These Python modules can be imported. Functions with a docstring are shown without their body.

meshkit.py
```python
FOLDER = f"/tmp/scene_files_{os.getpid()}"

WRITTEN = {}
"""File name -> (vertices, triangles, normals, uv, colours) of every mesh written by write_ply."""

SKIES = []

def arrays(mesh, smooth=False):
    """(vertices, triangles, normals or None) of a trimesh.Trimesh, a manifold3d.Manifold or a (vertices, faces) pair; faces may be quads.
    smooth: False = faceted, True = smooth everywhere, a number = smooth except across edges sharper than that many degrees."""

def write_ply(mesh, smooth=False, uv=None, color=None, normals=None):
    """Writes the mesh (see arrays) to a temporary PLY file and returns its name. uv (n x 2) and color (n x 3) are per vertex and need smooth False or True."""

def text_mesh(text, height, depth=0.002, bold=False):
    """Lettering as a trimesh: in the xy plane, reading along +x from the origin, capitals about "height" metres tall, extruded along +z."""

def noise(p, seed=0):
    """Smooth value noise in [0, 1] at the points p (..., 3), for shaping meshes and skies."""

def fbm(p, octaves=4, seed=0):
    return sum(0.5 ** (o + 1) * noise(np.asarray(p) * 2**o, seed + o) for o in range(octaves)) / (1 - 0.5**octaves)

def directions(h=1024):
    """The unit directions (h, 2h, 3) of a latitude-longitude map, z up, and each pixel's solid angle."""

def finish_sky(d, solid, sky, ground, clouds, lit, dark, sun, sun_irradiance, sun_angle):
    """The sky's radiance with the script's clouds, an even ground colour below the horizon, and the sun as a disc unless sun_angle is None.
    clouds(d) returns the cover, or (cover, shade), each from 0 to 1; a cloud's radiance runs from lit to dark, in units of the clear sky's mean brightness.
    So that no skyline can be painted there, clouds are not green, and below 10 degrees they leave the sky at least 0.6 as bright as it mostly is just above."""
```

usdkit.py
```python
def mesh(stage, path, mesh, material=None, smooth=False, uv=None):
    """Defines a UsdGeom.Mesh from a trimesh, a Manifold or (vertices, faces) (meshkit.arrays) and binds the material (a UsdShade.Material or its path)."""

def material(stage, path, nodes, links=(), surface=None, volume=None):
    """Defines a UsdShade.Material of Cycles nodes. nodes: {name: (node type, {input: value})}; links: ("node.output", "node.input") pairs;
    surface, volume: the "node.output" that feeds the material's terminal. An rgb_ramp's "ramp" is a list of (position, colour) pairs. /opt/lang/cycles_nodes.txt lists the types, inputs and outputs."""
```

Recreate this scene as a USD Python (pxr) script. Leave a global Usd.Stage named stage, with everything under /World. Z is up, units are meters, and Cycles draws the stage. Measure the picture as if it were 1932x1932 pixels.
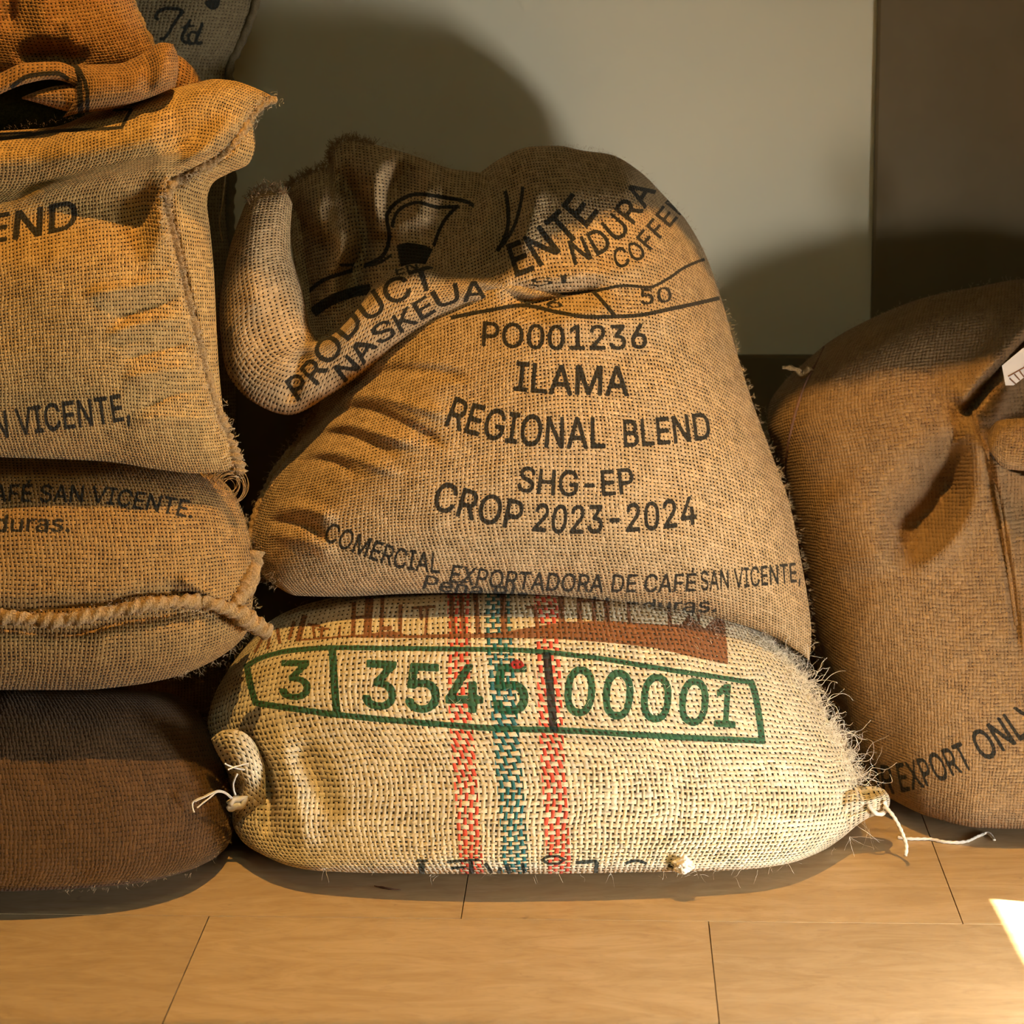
import math, random
import numpy as np, trimesh, shapely
from scipy.interpolate import PchipInterpolator
from scipy.spatial import cKDTree
from shapely.geometry import Polygon, LineString
from shapely.ops import unary_union
from pxr import Usd, UsdGeom, UsdLux, UsdShade, Sdf, Gf, Vt
import usdkit, meshkit

stage = Usd.Stage.CreateInMemory()
UsdGeom.SetStageUpAxis(stage, UsdGeom.Tokens.z)
UsdGeom.SetStageMetersPerUnit(stage, 1.0)
UsdGeom.Xform.Define(stage, '/World')
rng = np.random.default_rng(7)

# ------------------------------------------------------------------ camera
F_PX, CAM_H, PITCH = 5500.0, 1.1137, math.radians(10.06)
FOCAL = 36.0 * F_PX / 1932.0
cam = UsdGeom.Camera.Define(stage, '/World/camera')
cam.CreateHorizontalApertureAttr(36.0)
cam.CreateVerticalApertureAttr(36.0)
cam.CreateFocalLengthAttr(FOCAL)
cam.CreateFStopAttr(7.5)
cam.CreateFocusDistanceAttr(3.74)
cam.CreateClippingRangeAttr(Gf.Vec2f(0.05, 100.0))
cam.CreateExposureAttr(-0.12)
_cx = UsdGeom.Xformable(cam)
_cx.AddTranslateOp().Set(Gf.Vec3d(0, 0, CAM_H))
_cx.AddRotateXOp().Set(90.0 - math.degrees(PITCH))

# ------------------------------------------------------------------ lights
WALL_Y, RIGHT_X, LEFT_X, FRONT_Y, CEIL_Z = 4.43, 1.08, -2.4, -1.2, 3.1
SKY = 0.6
dome = UsdLux.DomeLight.Define(stage, '/World/sky')
dome.CreateIntensityAttr(SKY)
dome.CreateColorAttr(Gf.Vec3f(0.75, 0.85, 1.0))

SUN_AZ, SUN_EL = (0.955, -0.297), math.radians(33)
sun = UsdLux.DistantLight.Define(stage, '/World/sun')
sun.CreateNormalizeAttr(True)
sun.CreateIntensityAttr(30.0)
sun.CreateAngleAttr(0.9)
sun.CreateColorAttr(Gf.Vec3f(1.0, 0.9, 0.75))
SUN_DIR = np.array([SUN_AZ[0] * math.cos(SUN_EL), SUN_AZ[1] * math.cos(SUN_EL), math.sin(SUN_EL)])


def aim(prim, eye, d):
    """Turns a light that shines along -z so that it shines along d from eye."""
    d = np.asarray(d, float) / np.linalg.norm(d)
    z = -d
    up = np.array([0, 0, 1.0]) if abs(d[2]) < 0.95 else np.array([0, 1.0, 0])
    x = np.cross(up, z); x /= np.linalg.norm(x)
    y = np.cross(z, x)
    m = Gf.Matrix4d(*[float(v) for v in (*x, 0, *y, 0, *z, 0, *eye, 1)])
    UsdGeom.Xformable(prim).AddTransformOp().Set(m)


aim(sun, (0, 0, 5), -SUN_DIR)

# low light out of view at right, for the wall and right sides
LOW_LIGHT = dict(y0=2.58, y1=3.02, z0=0.04, z1=0.26)
side = UsdLux.RectLight.Define(stage, '/World/unseen_low_light')
side.CreateWidthAttr(LOW_LIGHT['y1'] - LOW_LIGHT['y0'])
side.CreateHeightAttr(LOW_LIGHT['z1'] - LOW_LIGHT['z0'])
side.CreateIntensityAttr(110.0)
side.CreateColorAttr(Gf.Vec3f(1.0, 1.05, 1.2))
aim(side, (RIGHT_X - 0.004, (LOW_LIGHT['y0'] + LOW_LIGHT['y1']) / 2, (LOW_LIGHT['z0'] + LOW_LIGHT['z1']) / 2), (-1, 0.0, 0))

# warm key light, out of view above the sacks
KEY = np.array([0.15, 2.80, 2.9])
key_light = UsdLux.SphereLight.Define(stage, '/World/unseen_key_light')
key_light.CreateRadiusAttr(0.003)
key_light.CreateNormalizeAttr(True)
key_light.CreateIntensityAttr(90.0)
key_light.CreateColorAttr(Gf.Vec3f(1.0, 0.58, 0.17))
UsdGeom.Xformable(key_light).AddTranslateOp().Set(Gf.Vec3d(*KEY))

# soft fill light added at the ceiling to lift the shadows
amb = UsdLux.RectLight.Define(stage, '/World/fill_panel_light')
amb.CreateWidthAttr(1.2)
amb.CreateHeightAttr(0.6)
amb.CreateIntensityAttr(8.0)
amb.CreateColorAttr(Gf.Vec3f(0.78, 1.0, 0.84))
aim(amb, (0.2, 0.6, CEIL_Z - 0.06), (0, 0.0, -1))

# ------------------------------------------------------------------ helpers
_names = {}


def numbered(parent, name):
    k = (parent, name)
    n = _names.get(k, 0)
    _names[k] = n + 1
    return f'{parent}/{name}' + (f'_{n:03d}' if n else '')


def keys(prim, **kw):
    for k, v in kw.items():
        if v:
            prim.SetCustomDataByKey(k, v)
    return prim


def thing(name, label, category, loc=(0, 0, 0), group=None):
    x = UsdGeom.Xform.Define(stage, numbered('/World', name))
    x.AddTranslateOp().Set(Gf.Vec3d(*[float(v) for v in loc]))
    keys(x.GetPrim(), label=label, category=category, group=group)
    x.origin = np.asarray(loc, float)
    ORIGIN[str(x.GetPath())] = np.asarray(loc, float)
    return str(x.GetPath())


ORIGIN = {}


def obj(name, mesh, mat, parent='/World', smooth=False, uv=None, prim=None, **kw):
    path = numbered(parent, name)
    v, f, n = meshkit.arrays(mesh, smooth)
    root = '/'.join(parent.split('/')[:3])
    v = v - ORIGIN.get(root, 0)
    m = usdkit.mesh(stage, path, (v, f), mat, smooth=False if smooth is False else True if uv is not None or prim else smooth, uv=uv)
    for k, a in (prim or {}).items():
        UsdGeom.PrimvarsAPI(m).CreatePrimvar(k, Sdf.ValueTypeNames.FloatArray, 'vertex').Set(Vt.FloatArray.FromNumpy(np.asarray(a, np.float32)))
    keys(m.GetPrim(), **kw)
    return path


def curves(name, lines, widths, mat, parent='/World', **kw):
    """A bundle of fine fibres."""
    root = '/'.join(parent.split('/')[:3])
    c = UsdGeom.BasisCurves.Define(stage, numbered(parent, name))
    pts = np.vstack(lines) - ORIGIN.get(root, 0)
    c.CreateTypeAttr('linear')
    c.CreatePointsAttr(Vt.Vec3fArray.FromNumpy(pts.astype(np.float32)))
    c.CreateCurveVertexCountsAttr(Vt.IntArray([len(l) for l in lines]))
    w = np.concatenate([np.linspace(wd, wd * 0.5, len(l)) for l, wd in zip(lines, widths)])
    c.CreateWidthsAttr(Vt.FloatArray.FromNumpy(w.astype(np.float32)))
    c.SetWidthsInterpolation('vertex')
    UsdShade.MaterialBindingAPI.Apply(c.GetPrim()).Bind(mat)
    keys(c.GetPrim(), **kw)
    return c


def box(x0, x1, y0, y1, z0, z1, bev=0.0):
    m = trimesh.creation.box(bounds=[[x0, y0, z0], [x1, y1, z1]])
    if bev:
        import manifold3d
        r = bev
        pts = np.array([[x, y, z] for x in (x0, x1) for y in (y0, y1) for z in (z0, z1)], float)
        c = pts.mean(0)
        out = []
        for p in pts:
            s = np.sign(p - c)
            for k in range(3):
                q = p.copy()
                for j in range(3):
                    if j != k:
                        q[j] -= s[j] * r
                out.append(q)
        m = trimesh.convex.convex_hull(np.array(out))
    return m


def rays(px, py):
    """World directions (with y = 1) of photograph points."""
    px, py = np.asarray(px, float), np.asarray(py, float)
    a, b = (px - 966) / F_PX, -(py - 966) / F_PX
    dy = math.cos(PITCH) + b * math.sin(PITCH)
    dz = -math.sin(PITCH) + b * math.cos(PITCH)
    return a / dy, dz / dy


def at(px, py, y):
    """The point of the plane at depth y that shows at a photograph point."""
    rx, rz = rays(px, py)
    y = np.asarray(y, float)
    return np.stack([rx * y, y + 0 * rx, CAM_H + rz * y], -1)


def floor_at(px, py):
    rx, rz = rays(px, py)
    y = -CAM_H / rz
    return np.stack([rx * y, y, 0 * y], -1)


def spline(pts, n=None, u=None):
    pts = np.asarray(pts, float)
    d = np.r_[0, np.cumsum(np.linalg.norm(np.diff(pts, axis=0), axis=1))]
    f = PchipInterpolator(d / d[-1], pts)
    return f(np.linspace(0, 1, n) if u is None else u)


def seg_distance(p, line):
    """(distance, signed side, place along 0..1) of points p to a polyline."""
    line = np.asarray(line, float)
    best = np.full(len(p), 1e9); side = np.zeros(len(p)); along = np.zeros(len(p))
    L = np.r_[0, np.cumsum(np.linalg.norm(np.diff(line, axis=0), axis=1))]
    for i in range(len(line) - 1):
        a, b = line[i], line[i + 1]
        ab = b - a
        t = np.clip(((p - a) @ ab) / (ab @ ab), 0, 1)
        q = a + t[:, None] * ab
        r = p - q
        d = np.hypot(r[:, 0], r[:, 1])
        m = d < best
        best[m] = d[m]
        side[m] = np.sign(ab[0] * r[m, 1] - ab[1] * r[m, 0])
        along[m] = (L[i] + t[m] * (L[i + 1] - L[i])) / L[-1]
    return best, side, along


# ------------------------------------------------------------------ print (stencilled ink as a distance field on the cloth)
_glyph = {}


def glyphs(text, bold):
    k = (text, bold)
    if k not in _glyph:
        m = meshkit.text_mesh(text, 1.0, 0.01, bold)
        flat = m.triangles[np.abs(m.triangles[:, :, 2]).max(1) < 1e-6][:, :, :2]
        _glyph[k] = unary_union([Polygon(t).buffer(1e-4) for t in flat])
    return _glyph[k]


def text_on(text, height, base, bold=True, shear=0.0):
    """The outline of lettering bent along a baseline (photograph points), stretched to fill it."""
    shape = glyphs(text, bold)
    x0, _, x1, _ = shape.bounds
    b = spline(base, 200)
    d = np.r_[0, np.cumsum(np.linalg.norm(np.diff(b, axis=0), axis=1))]
    tan = np.gradient(b, axis=0)
    tan /= np.linalg.norm(tan, axis=1, keepdims=True)

    def bend(xy):
        u = ((xy[:, 0] + shear * xy[:, 1]) - x0) / (x1 - x0) * d[-1]
        px, py = np.interp(u, d, b[:, 0]), np.interp(u, d, b[:, 1])
        tx, ty = np.interp(u, d, tan[:, 0]), np.interp(u, d, tan[:, 1])
        over = u - np.clip(u, 0, d[-1])
        return np.stack([px + tx * over + ty * xy[:, 1] * height, py + ty * over - tx * xy[:, 1] * height], 1)

    polys = []
    for g in getattr(shape, 'geoms', [shape]):
        g = g.segmentize(0.08)
        polys.append(Polygon(bend(np.array(g.exterior.coords)), [bend(np.array(r.coords)) for r in g.interiors]).buffer(0))
    return unary_union(polys)


def stroke(pts, w, smooth=True):
    return LineString(spline(pts, 40) if smooth and len(pts) > 2 else pts).buffer(w / 2, cap_style='flat')


def ink_field(shapes, pix, reach=8.0):
    """Signed distance (inside +) to the printed shapes at photograph points, as 0..1 with the edge at 0.5."""
    out = np.full(len(pix), -reach)
    for s in shapes:
        for g in getattr(s, 'geoms', [s]):
            if g.is_empty:
                continue
            x0, y0, x1, y1 = g.bounds
            k = np.nonzero((pix[:, 0] > x0 - reach) & (pix[:, 0] < x1 + reach) & (pix[:, 1] > y0 - reach) & (pix[:, 1] < y1 + reach))[0]
            if not len(k):
                continue
            edge = np.vstack([np.array(r.coords) for r in [g.segmentize(0.6).exterior, *g.segmentize(0.6).interiors]])
            d = cKDTree(edge).query(pix[k])[0]
            inside = shapely.contains_xy(g, pix[k, 0], pix[k, 1])
            out[k] = np.maximum(out[k], np.where(inside, d, -d))
    return np.clip(out, -reach, reach) / (2 * reach) + 0.5


# ------------------------------------------------------------------ materials
class Graph:
    def __init__(self):
        self.nodes, self.links, self.n = {}, [], 0

    def add(self, kind, out, **inputs):
        name = f'n{self.n}'; self.n += 1
        const = {}
        for k, v in inputs.items():
            if isinstance(v, str) and '.' in v:
                self.links.append((v, f'{name}.{k}'))
            else:
                const[k] = v
        self.nodes[name] = (kind, const)
        return f'{name}.{out}'

    def m(self, op, a, b=None, c=None, clamp=False):
        kw = dict(math_type=op, value1=a)
        if b is not None: kw['value2'] = b
        if c is not None: kw['value3'] = c
        if clamp: kw['use_clamp'] = True
        return self.add('math', 'value', **kw)

    def mix(self, fac, a, b, kind='mix'):
        return self.add('mix', 'color', mix_type=kind, fac=fac, color1=a, color2=b)

    def step(self, v, lo, hi):
        return self.add('map_range', 'result', range_type='smoothstep', value=v, from_min=lo, from_max=hi, to_min=0.0, to_max=1.0, clamp=True)

    def lerp(self, v, a, b, c=0.0, d=1.0):
        return self.add('map_range', 'result', value=v, from_min=a, from_max=b, to_min=c, to_max=d, clamp=True)

    def noise(self, vec, scale, detail=2.0, rough=0.5, distortion=0.0):
        return self.add('noise_texture', 'fac', vector=vec, scale=scale, detail=detail, roughness=rough, distortion=distortion)

    def build(self, name, surface):
        return usdkit.material(stage, f'/World/Looks/{name}', self.nodes, self.links, surface=surface)


def principled(g, **kw):
    return g.add('principled_bsdf', 'BSDF', **kw)


def cloth(name, color, dark, gap, inks=(), stripes=(), width=0.64, twill=False, bump=1.0, pitch=0.0045, slub=0.35, sheen=0.06, tone=0.25, fuzz=0.25):
    """Woven jute. st counts threads. inks: (primvar, colour); stripes: (primvar, colour) of dyed warp threads."""
    g = Graph()
    st = g.add('attribute', 'vector', attribute='st')
    pos = g.add('texture_coordinate', 'object')
    big = g.noise(st, 0.09, 3.0)
    wob = g.add('noise_texture', 'color', vector=st, scale=0.45, detail=1.0)
    wv = g.add('vector_math', 'vector', math_type='subtract', vector1=wob, vector2=(0.5, 0.5, 0.5))
    wv = g.add('vector_math', 'vector', math_type='scale', vector1=wv, scale=0.35)
    uv = g.add('vector_math', 'vector', math_type='add', vector1=st, vector2=wv)
    sx = g.add('separate_xyz', 'x', vector=uv)
    U = sx; V = sx.replace('.x', '.y')
    cu, cv = g.m('floor', U), g.m('floor', V)
    fu = g.m('subtract', g.m('subtract', U, cu), 0.5)
    fv = g.m('subtract', g.m('subtract', V, cv), 0.5)
    # thread thickness varies from thread to thread and along each one
    tu = g.noise(g.add('combine_xyz', 'vector', x=g.m('multiply', cu, 7.31), y=g.m('multiply', V, 0.22)), 1.0, 1.0)
    tv = g.noise(g.add('combine_xyz', 'vector', x=g.m('multiply', U, 0.22), y=g.m('multiply', cv, 5.77), z=31.0), 1.0, 1.0)
    wu = g.m('multiply_add', g.m('subtract', tu, 0.5), slub * 2, width)
    wf = g.m('multiply_add', g.m('subtract', tv, 0.5), slub * 2, width)
    pu = g.m('subtract', 1.0, g.m('power', g.m('absolute', g.m('divide', g.m('multiply', fu, 2.0), wu)), 2.0))
    pv = g.m('subtract', 1.0, g.m('power', g.m('absolute', g.m('divide', g.m('multiply', fv, 2.0), wf)), 2.0))
    if twill:
        q = g.m('floored_modulo', g.m('add', cu, g.m('multiply', cv, 1.0)), 4.0)
        par = g.m('multiply_add', g.m('greater_than', q, 1.5), 2.0, -1.0)
    else:
        par = g.m('multiply_add', g.m('floored_modulo', g.m('add', cu, cv), 2.0), 2.0, -1.0)
    su = g.m('multiply', g.m('cosine', g.m('multiply', fv, math.pi)), par)
    sv = g.m('multiply', g.m('cosine', g.m('multiply', fu, math.pi)), par)
    hu = g.m('multiply_add', su, 0.55, pu)
    hv = g.m('multiply_add', sv, -0.55, pv)
    mu, mv = g.m('greater_than', pu, 0.0), g.m('greater_than', pv, 0.0)
    hu = g.m('multiply_add', g.m('subtract', mu, 1.0), 4.0, hu)
    hv = g.m('multiply_add', g.m('subtract', mv, 1.0), 4.0, hv)
    top = g.m('maximum', hu, hv)
    h = g.m('maximum', top, -0.75)
    fib = g.noise(pos, 1 / pitch * 2.2, 3.0, 0.7)
    hair = g.noise(g.add('mapping', 'vector', vector=pos, scale=(1.0, 1.0, 1.0)), 1 / pitch * 0.6, 4.0, 0.75, 1.5)
    warp_on = g.m('greater_than', hu, hv)
    # colour: base, thread to thread, soft large blotches, gaps to the dark inside
    tcol = g.m('add', g.m('multiply', warp_on, tu), g.m('multiply', g.m('subtract', 1.0, warp_on), tv))
    base = g.mix(g.lerp(g.m('multiply_add', g.m('subtract', fib, 0.5), 0.9, tcol), 0.25, 0.75), dark, color)
    base = g.mix(g.lerp(big, 0.35, 0.7, 0.0, tone), base, dark)
    for pv_name, col in stripes:
        a = g.add('attribute', 'fac', attribute=pv_name)
        on = g.m('multiply', g.m('multiply', g.step(a, 0.46, 0.54), warp_on), g.lerp(fib, 0.25, 0.5, 0.75, 1.0))
        base = g.mix(on, base, col)
    for pv_name, col in inks:
        a = g.add('attribute', 'fac', attribute=pv_name)
        a = g.m('multiply_add', g.m('subtract', hair, 0.5), 0.28, a)
        on = g.step(a, 0.46, 0.56)
        worn = g.lerp(g.m('add', g.m('multiply', big, 0.5), g.m('multiply', hair, 0.8)), 0.42, 0.62, 1.0, 0.95)
        on = g.m('multiply', g.m('multiply', on, worn), g.lerp(top, -0.4, 0.5, 0.98, 1.0))
        base = g.mix(on, base, col)
    hole = g.lerp(g.m('multiply_add', g.m('subtract', hair, 0.5), fuzz * 4, top), -0.75, -0.2, 1.0, 0.0)
    base = g.mix(hole, base, gap)
    ht = g.m('add', g.m('multiply', h, 0.5), g.m('multiply', fib, 0.35))
    n = g.add('bump', 'normal', height=ht, strength=min(1.0, 0.8 * bump), distance=pitch * 0.42 * bump)
    return g.build(name, principled(g, base_color=base, roughness=0.9, specular_ior_level=0.12, sheen_weight=sheen, sheen_roughness=0.5, sheen_tint=(1.0, 0.85, 0.6), normal=n))


def plain(name, color, rough=0.6, noise=None, bump=0.0, spec=0.3, **kw):
    g = Graph()
    c = color
    inputs = dict(roughness=rough, specular_ior_level=spec, **kw)
    if noise:
        pos = g.add('texture_coordinate', 'object')
        nz = g.noise(pos, noise[0], 4.0, 0.6)
        c = g.mix(g.lerp(nz, 0.3, 0.7), color, noise[1])
        if bump:
            inputs['normal'] = g.add('bump', 'normal', height=nz, strength=0.6, distance=bump)
    return g.build(name, principled(g, base_color=c, **inputs))


INK = (0.012, 0.014, 0.010)
JUTE, JUTE_D, GAP = (0.63, 0.42, 0.195), (0.37, 0.225, 0.085), (0.022, 0.012, 0.004)
M = {}
M['jute'] = cloth('golden_jute', JUTE, JUTE_D, GAP, [('ink', INK)], pitch=0.0044)
M['jute_brown'] = cloth('brown_jute', (0.115, 0.06, 0.021), (0.07, 0.035, 0.011), GAP, [('ink', INK)], pitch=0.0046, width=0.74)
M['jute_orange_dimmed'] = cloth('dimmed_orange_jute', (0.40, 0.205, 0.062), (0.25, 0.115, 0.03), GAP, [('ink', INK)], pitch=0.0044)  # orange cloth, darkened to stand in for the weaker light up there
M['jute_gold'] = cloth('gold_jute', (0.58, 0.355, 0.115), (0.35, 0.195, 0.055), GAP, [('ink', INK)], pitch=0.0044)
M['jute_tan'] = cloth('tan_jute', (0.41, 0.235, 0.07), (0.25, 0.132, 0.036), GAP, [('ink', INK)], pitch=0.0044)
M['jute_dull'] = cloth('dull_jute', (0.22, 0.165, 0.075), (0.15, 0.105, 0.045), GAP, [('ink', INK)], pitch=0.0044, width=0.72)
M['jute_pale'] = cloth('pale_jute', (0.78, 0.66, 0.42), (0.54, 0.42, 0.225), (0.035, 0.026, 0.010),
                       [('ink_brown', (0.22, 0.075, 0.018)), ('ink', (0.010, 0.085, 0.032)), ('ink_dark', (0.010, 0.022, 0.018)), ('ink_red', (0.36, 0.02, 0.015))],
                       [('red', (0.66, 0.075, 0.035)), ('teal', (0.02, 0.13, 0.12))], pitch=0.0068, width=0.68, slub=0.4, sheen=0.10)
M['twill'] = cloth('twill_jute', (0.34, 0.205, 0.085), (0.22, 0.125, 0.048), (0.07, 0.038, 0.014), [('ink', INK)], twill=True, pitch=0.0042, width=0.84, slub=0.55, bump=1.3, tone=0.45)
M['rope'] = plain('jute_rope', (0.54, 0.34, 0.13), 0.9, (420, (0.26, 0.145, 0.045)), 0.010, 0.1, sheen_weight=0.08)
M['rope_brown'] = plain('jute_rope_brown', (0.42, 0.25, 0.095), 0.9, (420, (0.20, 0.11, 0.04)), 0.010, 0.1, sheen_weight=0.08)
M['rope_dark'] = plain('jute_rope_dull', (0.20, 0.145, 0.07), 0.9, (900, (0.10, 0.07, 0.03)), 0.002, 0.1)
M['twine'] = plain('pale_twine', (0.88, 0.78, 0.58), 0.8, (1500, (0.66, 0.54, 0.36)), 0.001, 0.2)
M['thread'] = plain('stitch_thread', (0.16, 0.075, 0.035), 0.9)
M['fibre'] = plain('loose_fibre', (0.62, 0.45, 0.23), 0.7, spec=0.2)
M['fibre_pale'] = plain('pale_fibre', (0.86, 0.74, 0.50), 0.7, spec=0.2)
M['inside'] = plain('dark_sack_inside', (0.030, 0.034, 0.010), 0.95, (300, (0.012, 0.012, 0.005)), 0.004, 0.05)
M['paper'] = plain('white_paper', (0.52, 0.48, 0.42), 0.7)
M['wall'] = plain('grey_wall_paint', (0.82, 0.71, 0.45), 0.85, (1.3, (0.78, 0.675, 0.425)), 0, 0.15)
M['wall_unseen'] = plain('dark_unseen_wall', (0.10, 0.085, 0.06), 0.9)  # unseen walls, kept dark so they bounce little light
M['brown_wood'] = plain('brown_panel_paint', (0.20, 0.145, 0.07), 0.7, (6, (0.17, 0.12, 0.055)), 0, 0.2)
M['metal'] = plain('black_metal', (0.02, 0.02, 0.02), 0.5)
M['frame'] = plain('window_frame_paint', (0.5, 0.48, 0.42), 0.6)
M['ceiling'] = plain('dark_unseen_ceiling', (0.10, 0.09, 0.07), 0.95)  # unseen ceiling, kept dark so it bounces little light

def floor_material(name, tint):
    g = Graph()
    pos = g.add('geometry', 'position')
    stretch = g.add('mapping', 'vector', vector=pos, scale=(1.0, 2.6, 1.0), rotation=(0, 0, 0.25 + tint))
    big = g.noise(stretch, 5.5, 5.0, 0.6, 2.2)
    fine = g.noise(stretch, 26.0, 6.0, 0.65, 1.2)
    spot = g.noise(pos, 38.0, 2.0, 0.5)
    a, b = (0.51, 0.35, 0.165), (0.43, 0.285, 0.125)
    c = g.mix(g.lerp(big, 0.36, 0.66), a, b)
    c = g.mix(g.lerp(fine, 0.5, 0.78, 0.0, 0.5), c, (0.30, 0.185, 0.08))
    c = g.mix(g.lerp(spot, 0.73, 0.80, 0.0, 0.55), c, (0.16, 0.09, 0.04))
    c = g.mix(1.0, c, (1 + tint, 1 + tint, 1 + tint), 'multiply')
    n = g.add('bump', 'normal', height=fine, strength=0.15, distance=0.002)
    return g.build(name, principled(g, base_color=c, roughness=g.lerp(big, 0.3, 0.7, 0.38, 0.55), specular_ior_level=0.35, normal=n))


M['tiles'] = [floor_material(f'floor_board_{i}', t) for i, t in enumerate((-0.05, 0.0, 0.04))]
M['floor_gap'] = plain('floor_joint', (0.10, 0.06, 0.025), 0.9)

# ------------------------------------------------------------------ the room
fl = UsdGeom.Xform.Define(stage, '/World/floor').GetPrim()
keys(fl, kind='structure', label='light tan floor of large square boards with thin joints', category='floor')
obj('subfloor', box(LEFT_X, RIGHT_X, FRONT_Y, WALL_Y, -0.03, -0.004), M['floor_gap'], '/World/floor')
TILE, TROT = 0.612, -math.radians(1.9)
seam = floor_at(870, 1733)      # where one row's joint meets the seam
cR, sR = math.cos(TROT), math.sin(TROT)
tile_poly = lambda i, r, off: [(i * TILE + off, r * TILE), ((i + 1) * TILE + off, r * TILE), ((i + 1) * TILE + off, (r + 1) * TILE), (i * TILE + off, (r + 1) * TILE)]
jf = floor_at(1335, 1722)       # joint of the front row
d_off = ((jf - seam)[0] * cR + (jf - seam)[1] * sR)
room_poly = shapely.box(LEFT_X, FRONT_Y, RIGHT_X, WALL_Y)
trng = random.Random(3)
for r in range(-9, 3):
    off = 0.0 if r % 2 == 0 else d_off
    for i in range(-7, 7):
        P = np.array(tile_poly(i, r, off))
        P = np.stack([P[:, 0] * cR - P[:, 1] * sR + seam[0], P[:, 0] * sR + P[:, 1] * cR + seam[1]], 1)
        pg = Polygon(P).buffer(-0.0007, join_style='mitre').intersection(room_poly)
        if pg.is_empty or pg.geom_type != 'Polygon':
            continue
        m = trimesh.creation.extrude_polygon(pg, 0.006, engine='earcut')
        m.apply_translation((0, 0, -0.006 + trng.uniform(-0.0003, 0.0)))
        obj('board', m, M['tiles'][trng.randrange(3)], '/World/floor')

struct = lambda name, mesh, mat, **kw: obj(name, mesh, mat, kind='structure', **kw)
struct('wall_back', box(LEFT_X - 0.1, RIGHT_X + 0.1, WALL_Y, WALL_Y + 0.1, 0, CEIL_Z), M['wall'], label='smooth grey painted back wall behind the stacked sacks', category='wall')
edge_x = at(1648, 300, WALL_Y)[0]
dado_z = at(1480, 668, WALL_Y)[2]
struct('trim_1', box(edge_x, RIGHT_X, WALL_Y - 0.02, WALL_Y, 0, CEIL_Z, 0.004), M['brown_wood'], label='brown panel covering the right end of the back wall', category='wall panel')
struct('baseboard_back', box(LEFT_X, edge_x, WALL_Y - 0.02, WALL_Y, 0, dado_z, 0.004), M['brown_wood'], label='tall dark brown skirting panel below the grey wall', category='skirting')
struct('wall_left', box(LEFT_X - 0.1, LEFT_X, FRONT_Y, WALL_Y, 0, CEIL_Z), M['wall_unseen'])
struct('wall_front', box(LEFT_X - 0.1, RIGHT_X + 0.1, FRONT_Y - 0.1, FRONT_Y, 0, CEIL_Z), M['wall_unseen'])
struct('ceiling', box(LEFT_X - 0.1, RIGHT_X + 0.1, FRONT_Y - 0.1, WALL_Y + 0.1, CEIL_Z, CEIL_Z + 0.1), M['ceiling'])
# unseen right wall: solid behind the low light, opening sized for the sun patch
s0, s1 = floor_at(1880, 1688), floor_at(1912, 1818)
k_sun = SUN_DIR / SUN_DIR[0]
def through(p):
    return p + (RIGHT_X + 0.055 - p[0]) * k_sun
hi = through(s0); lo = through(s1)
SUNWIN = dict(y0=lo[1], y1=hi[1], z0=hi[2] - 0.22, z1=hi[2])
wall2d = shapely.box(FRONT_Y, 0, WALL_Y, CEIL_Z).difference(shapely.box(SUNWIN['y0'], SUNWIN['z0'], SUNWIN['y1'], SUNWIN['z1']))
m = trimesh.creation.extrude_polygon(wall2d, 0.05, engine='earcut')
m.vertices = m.vertices[:, [2, 0, 1]] + [RIGHT_X, 0, 0]
m.fix_normals()
struct('wall_right', m, M['wall_unseen'])
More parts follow.
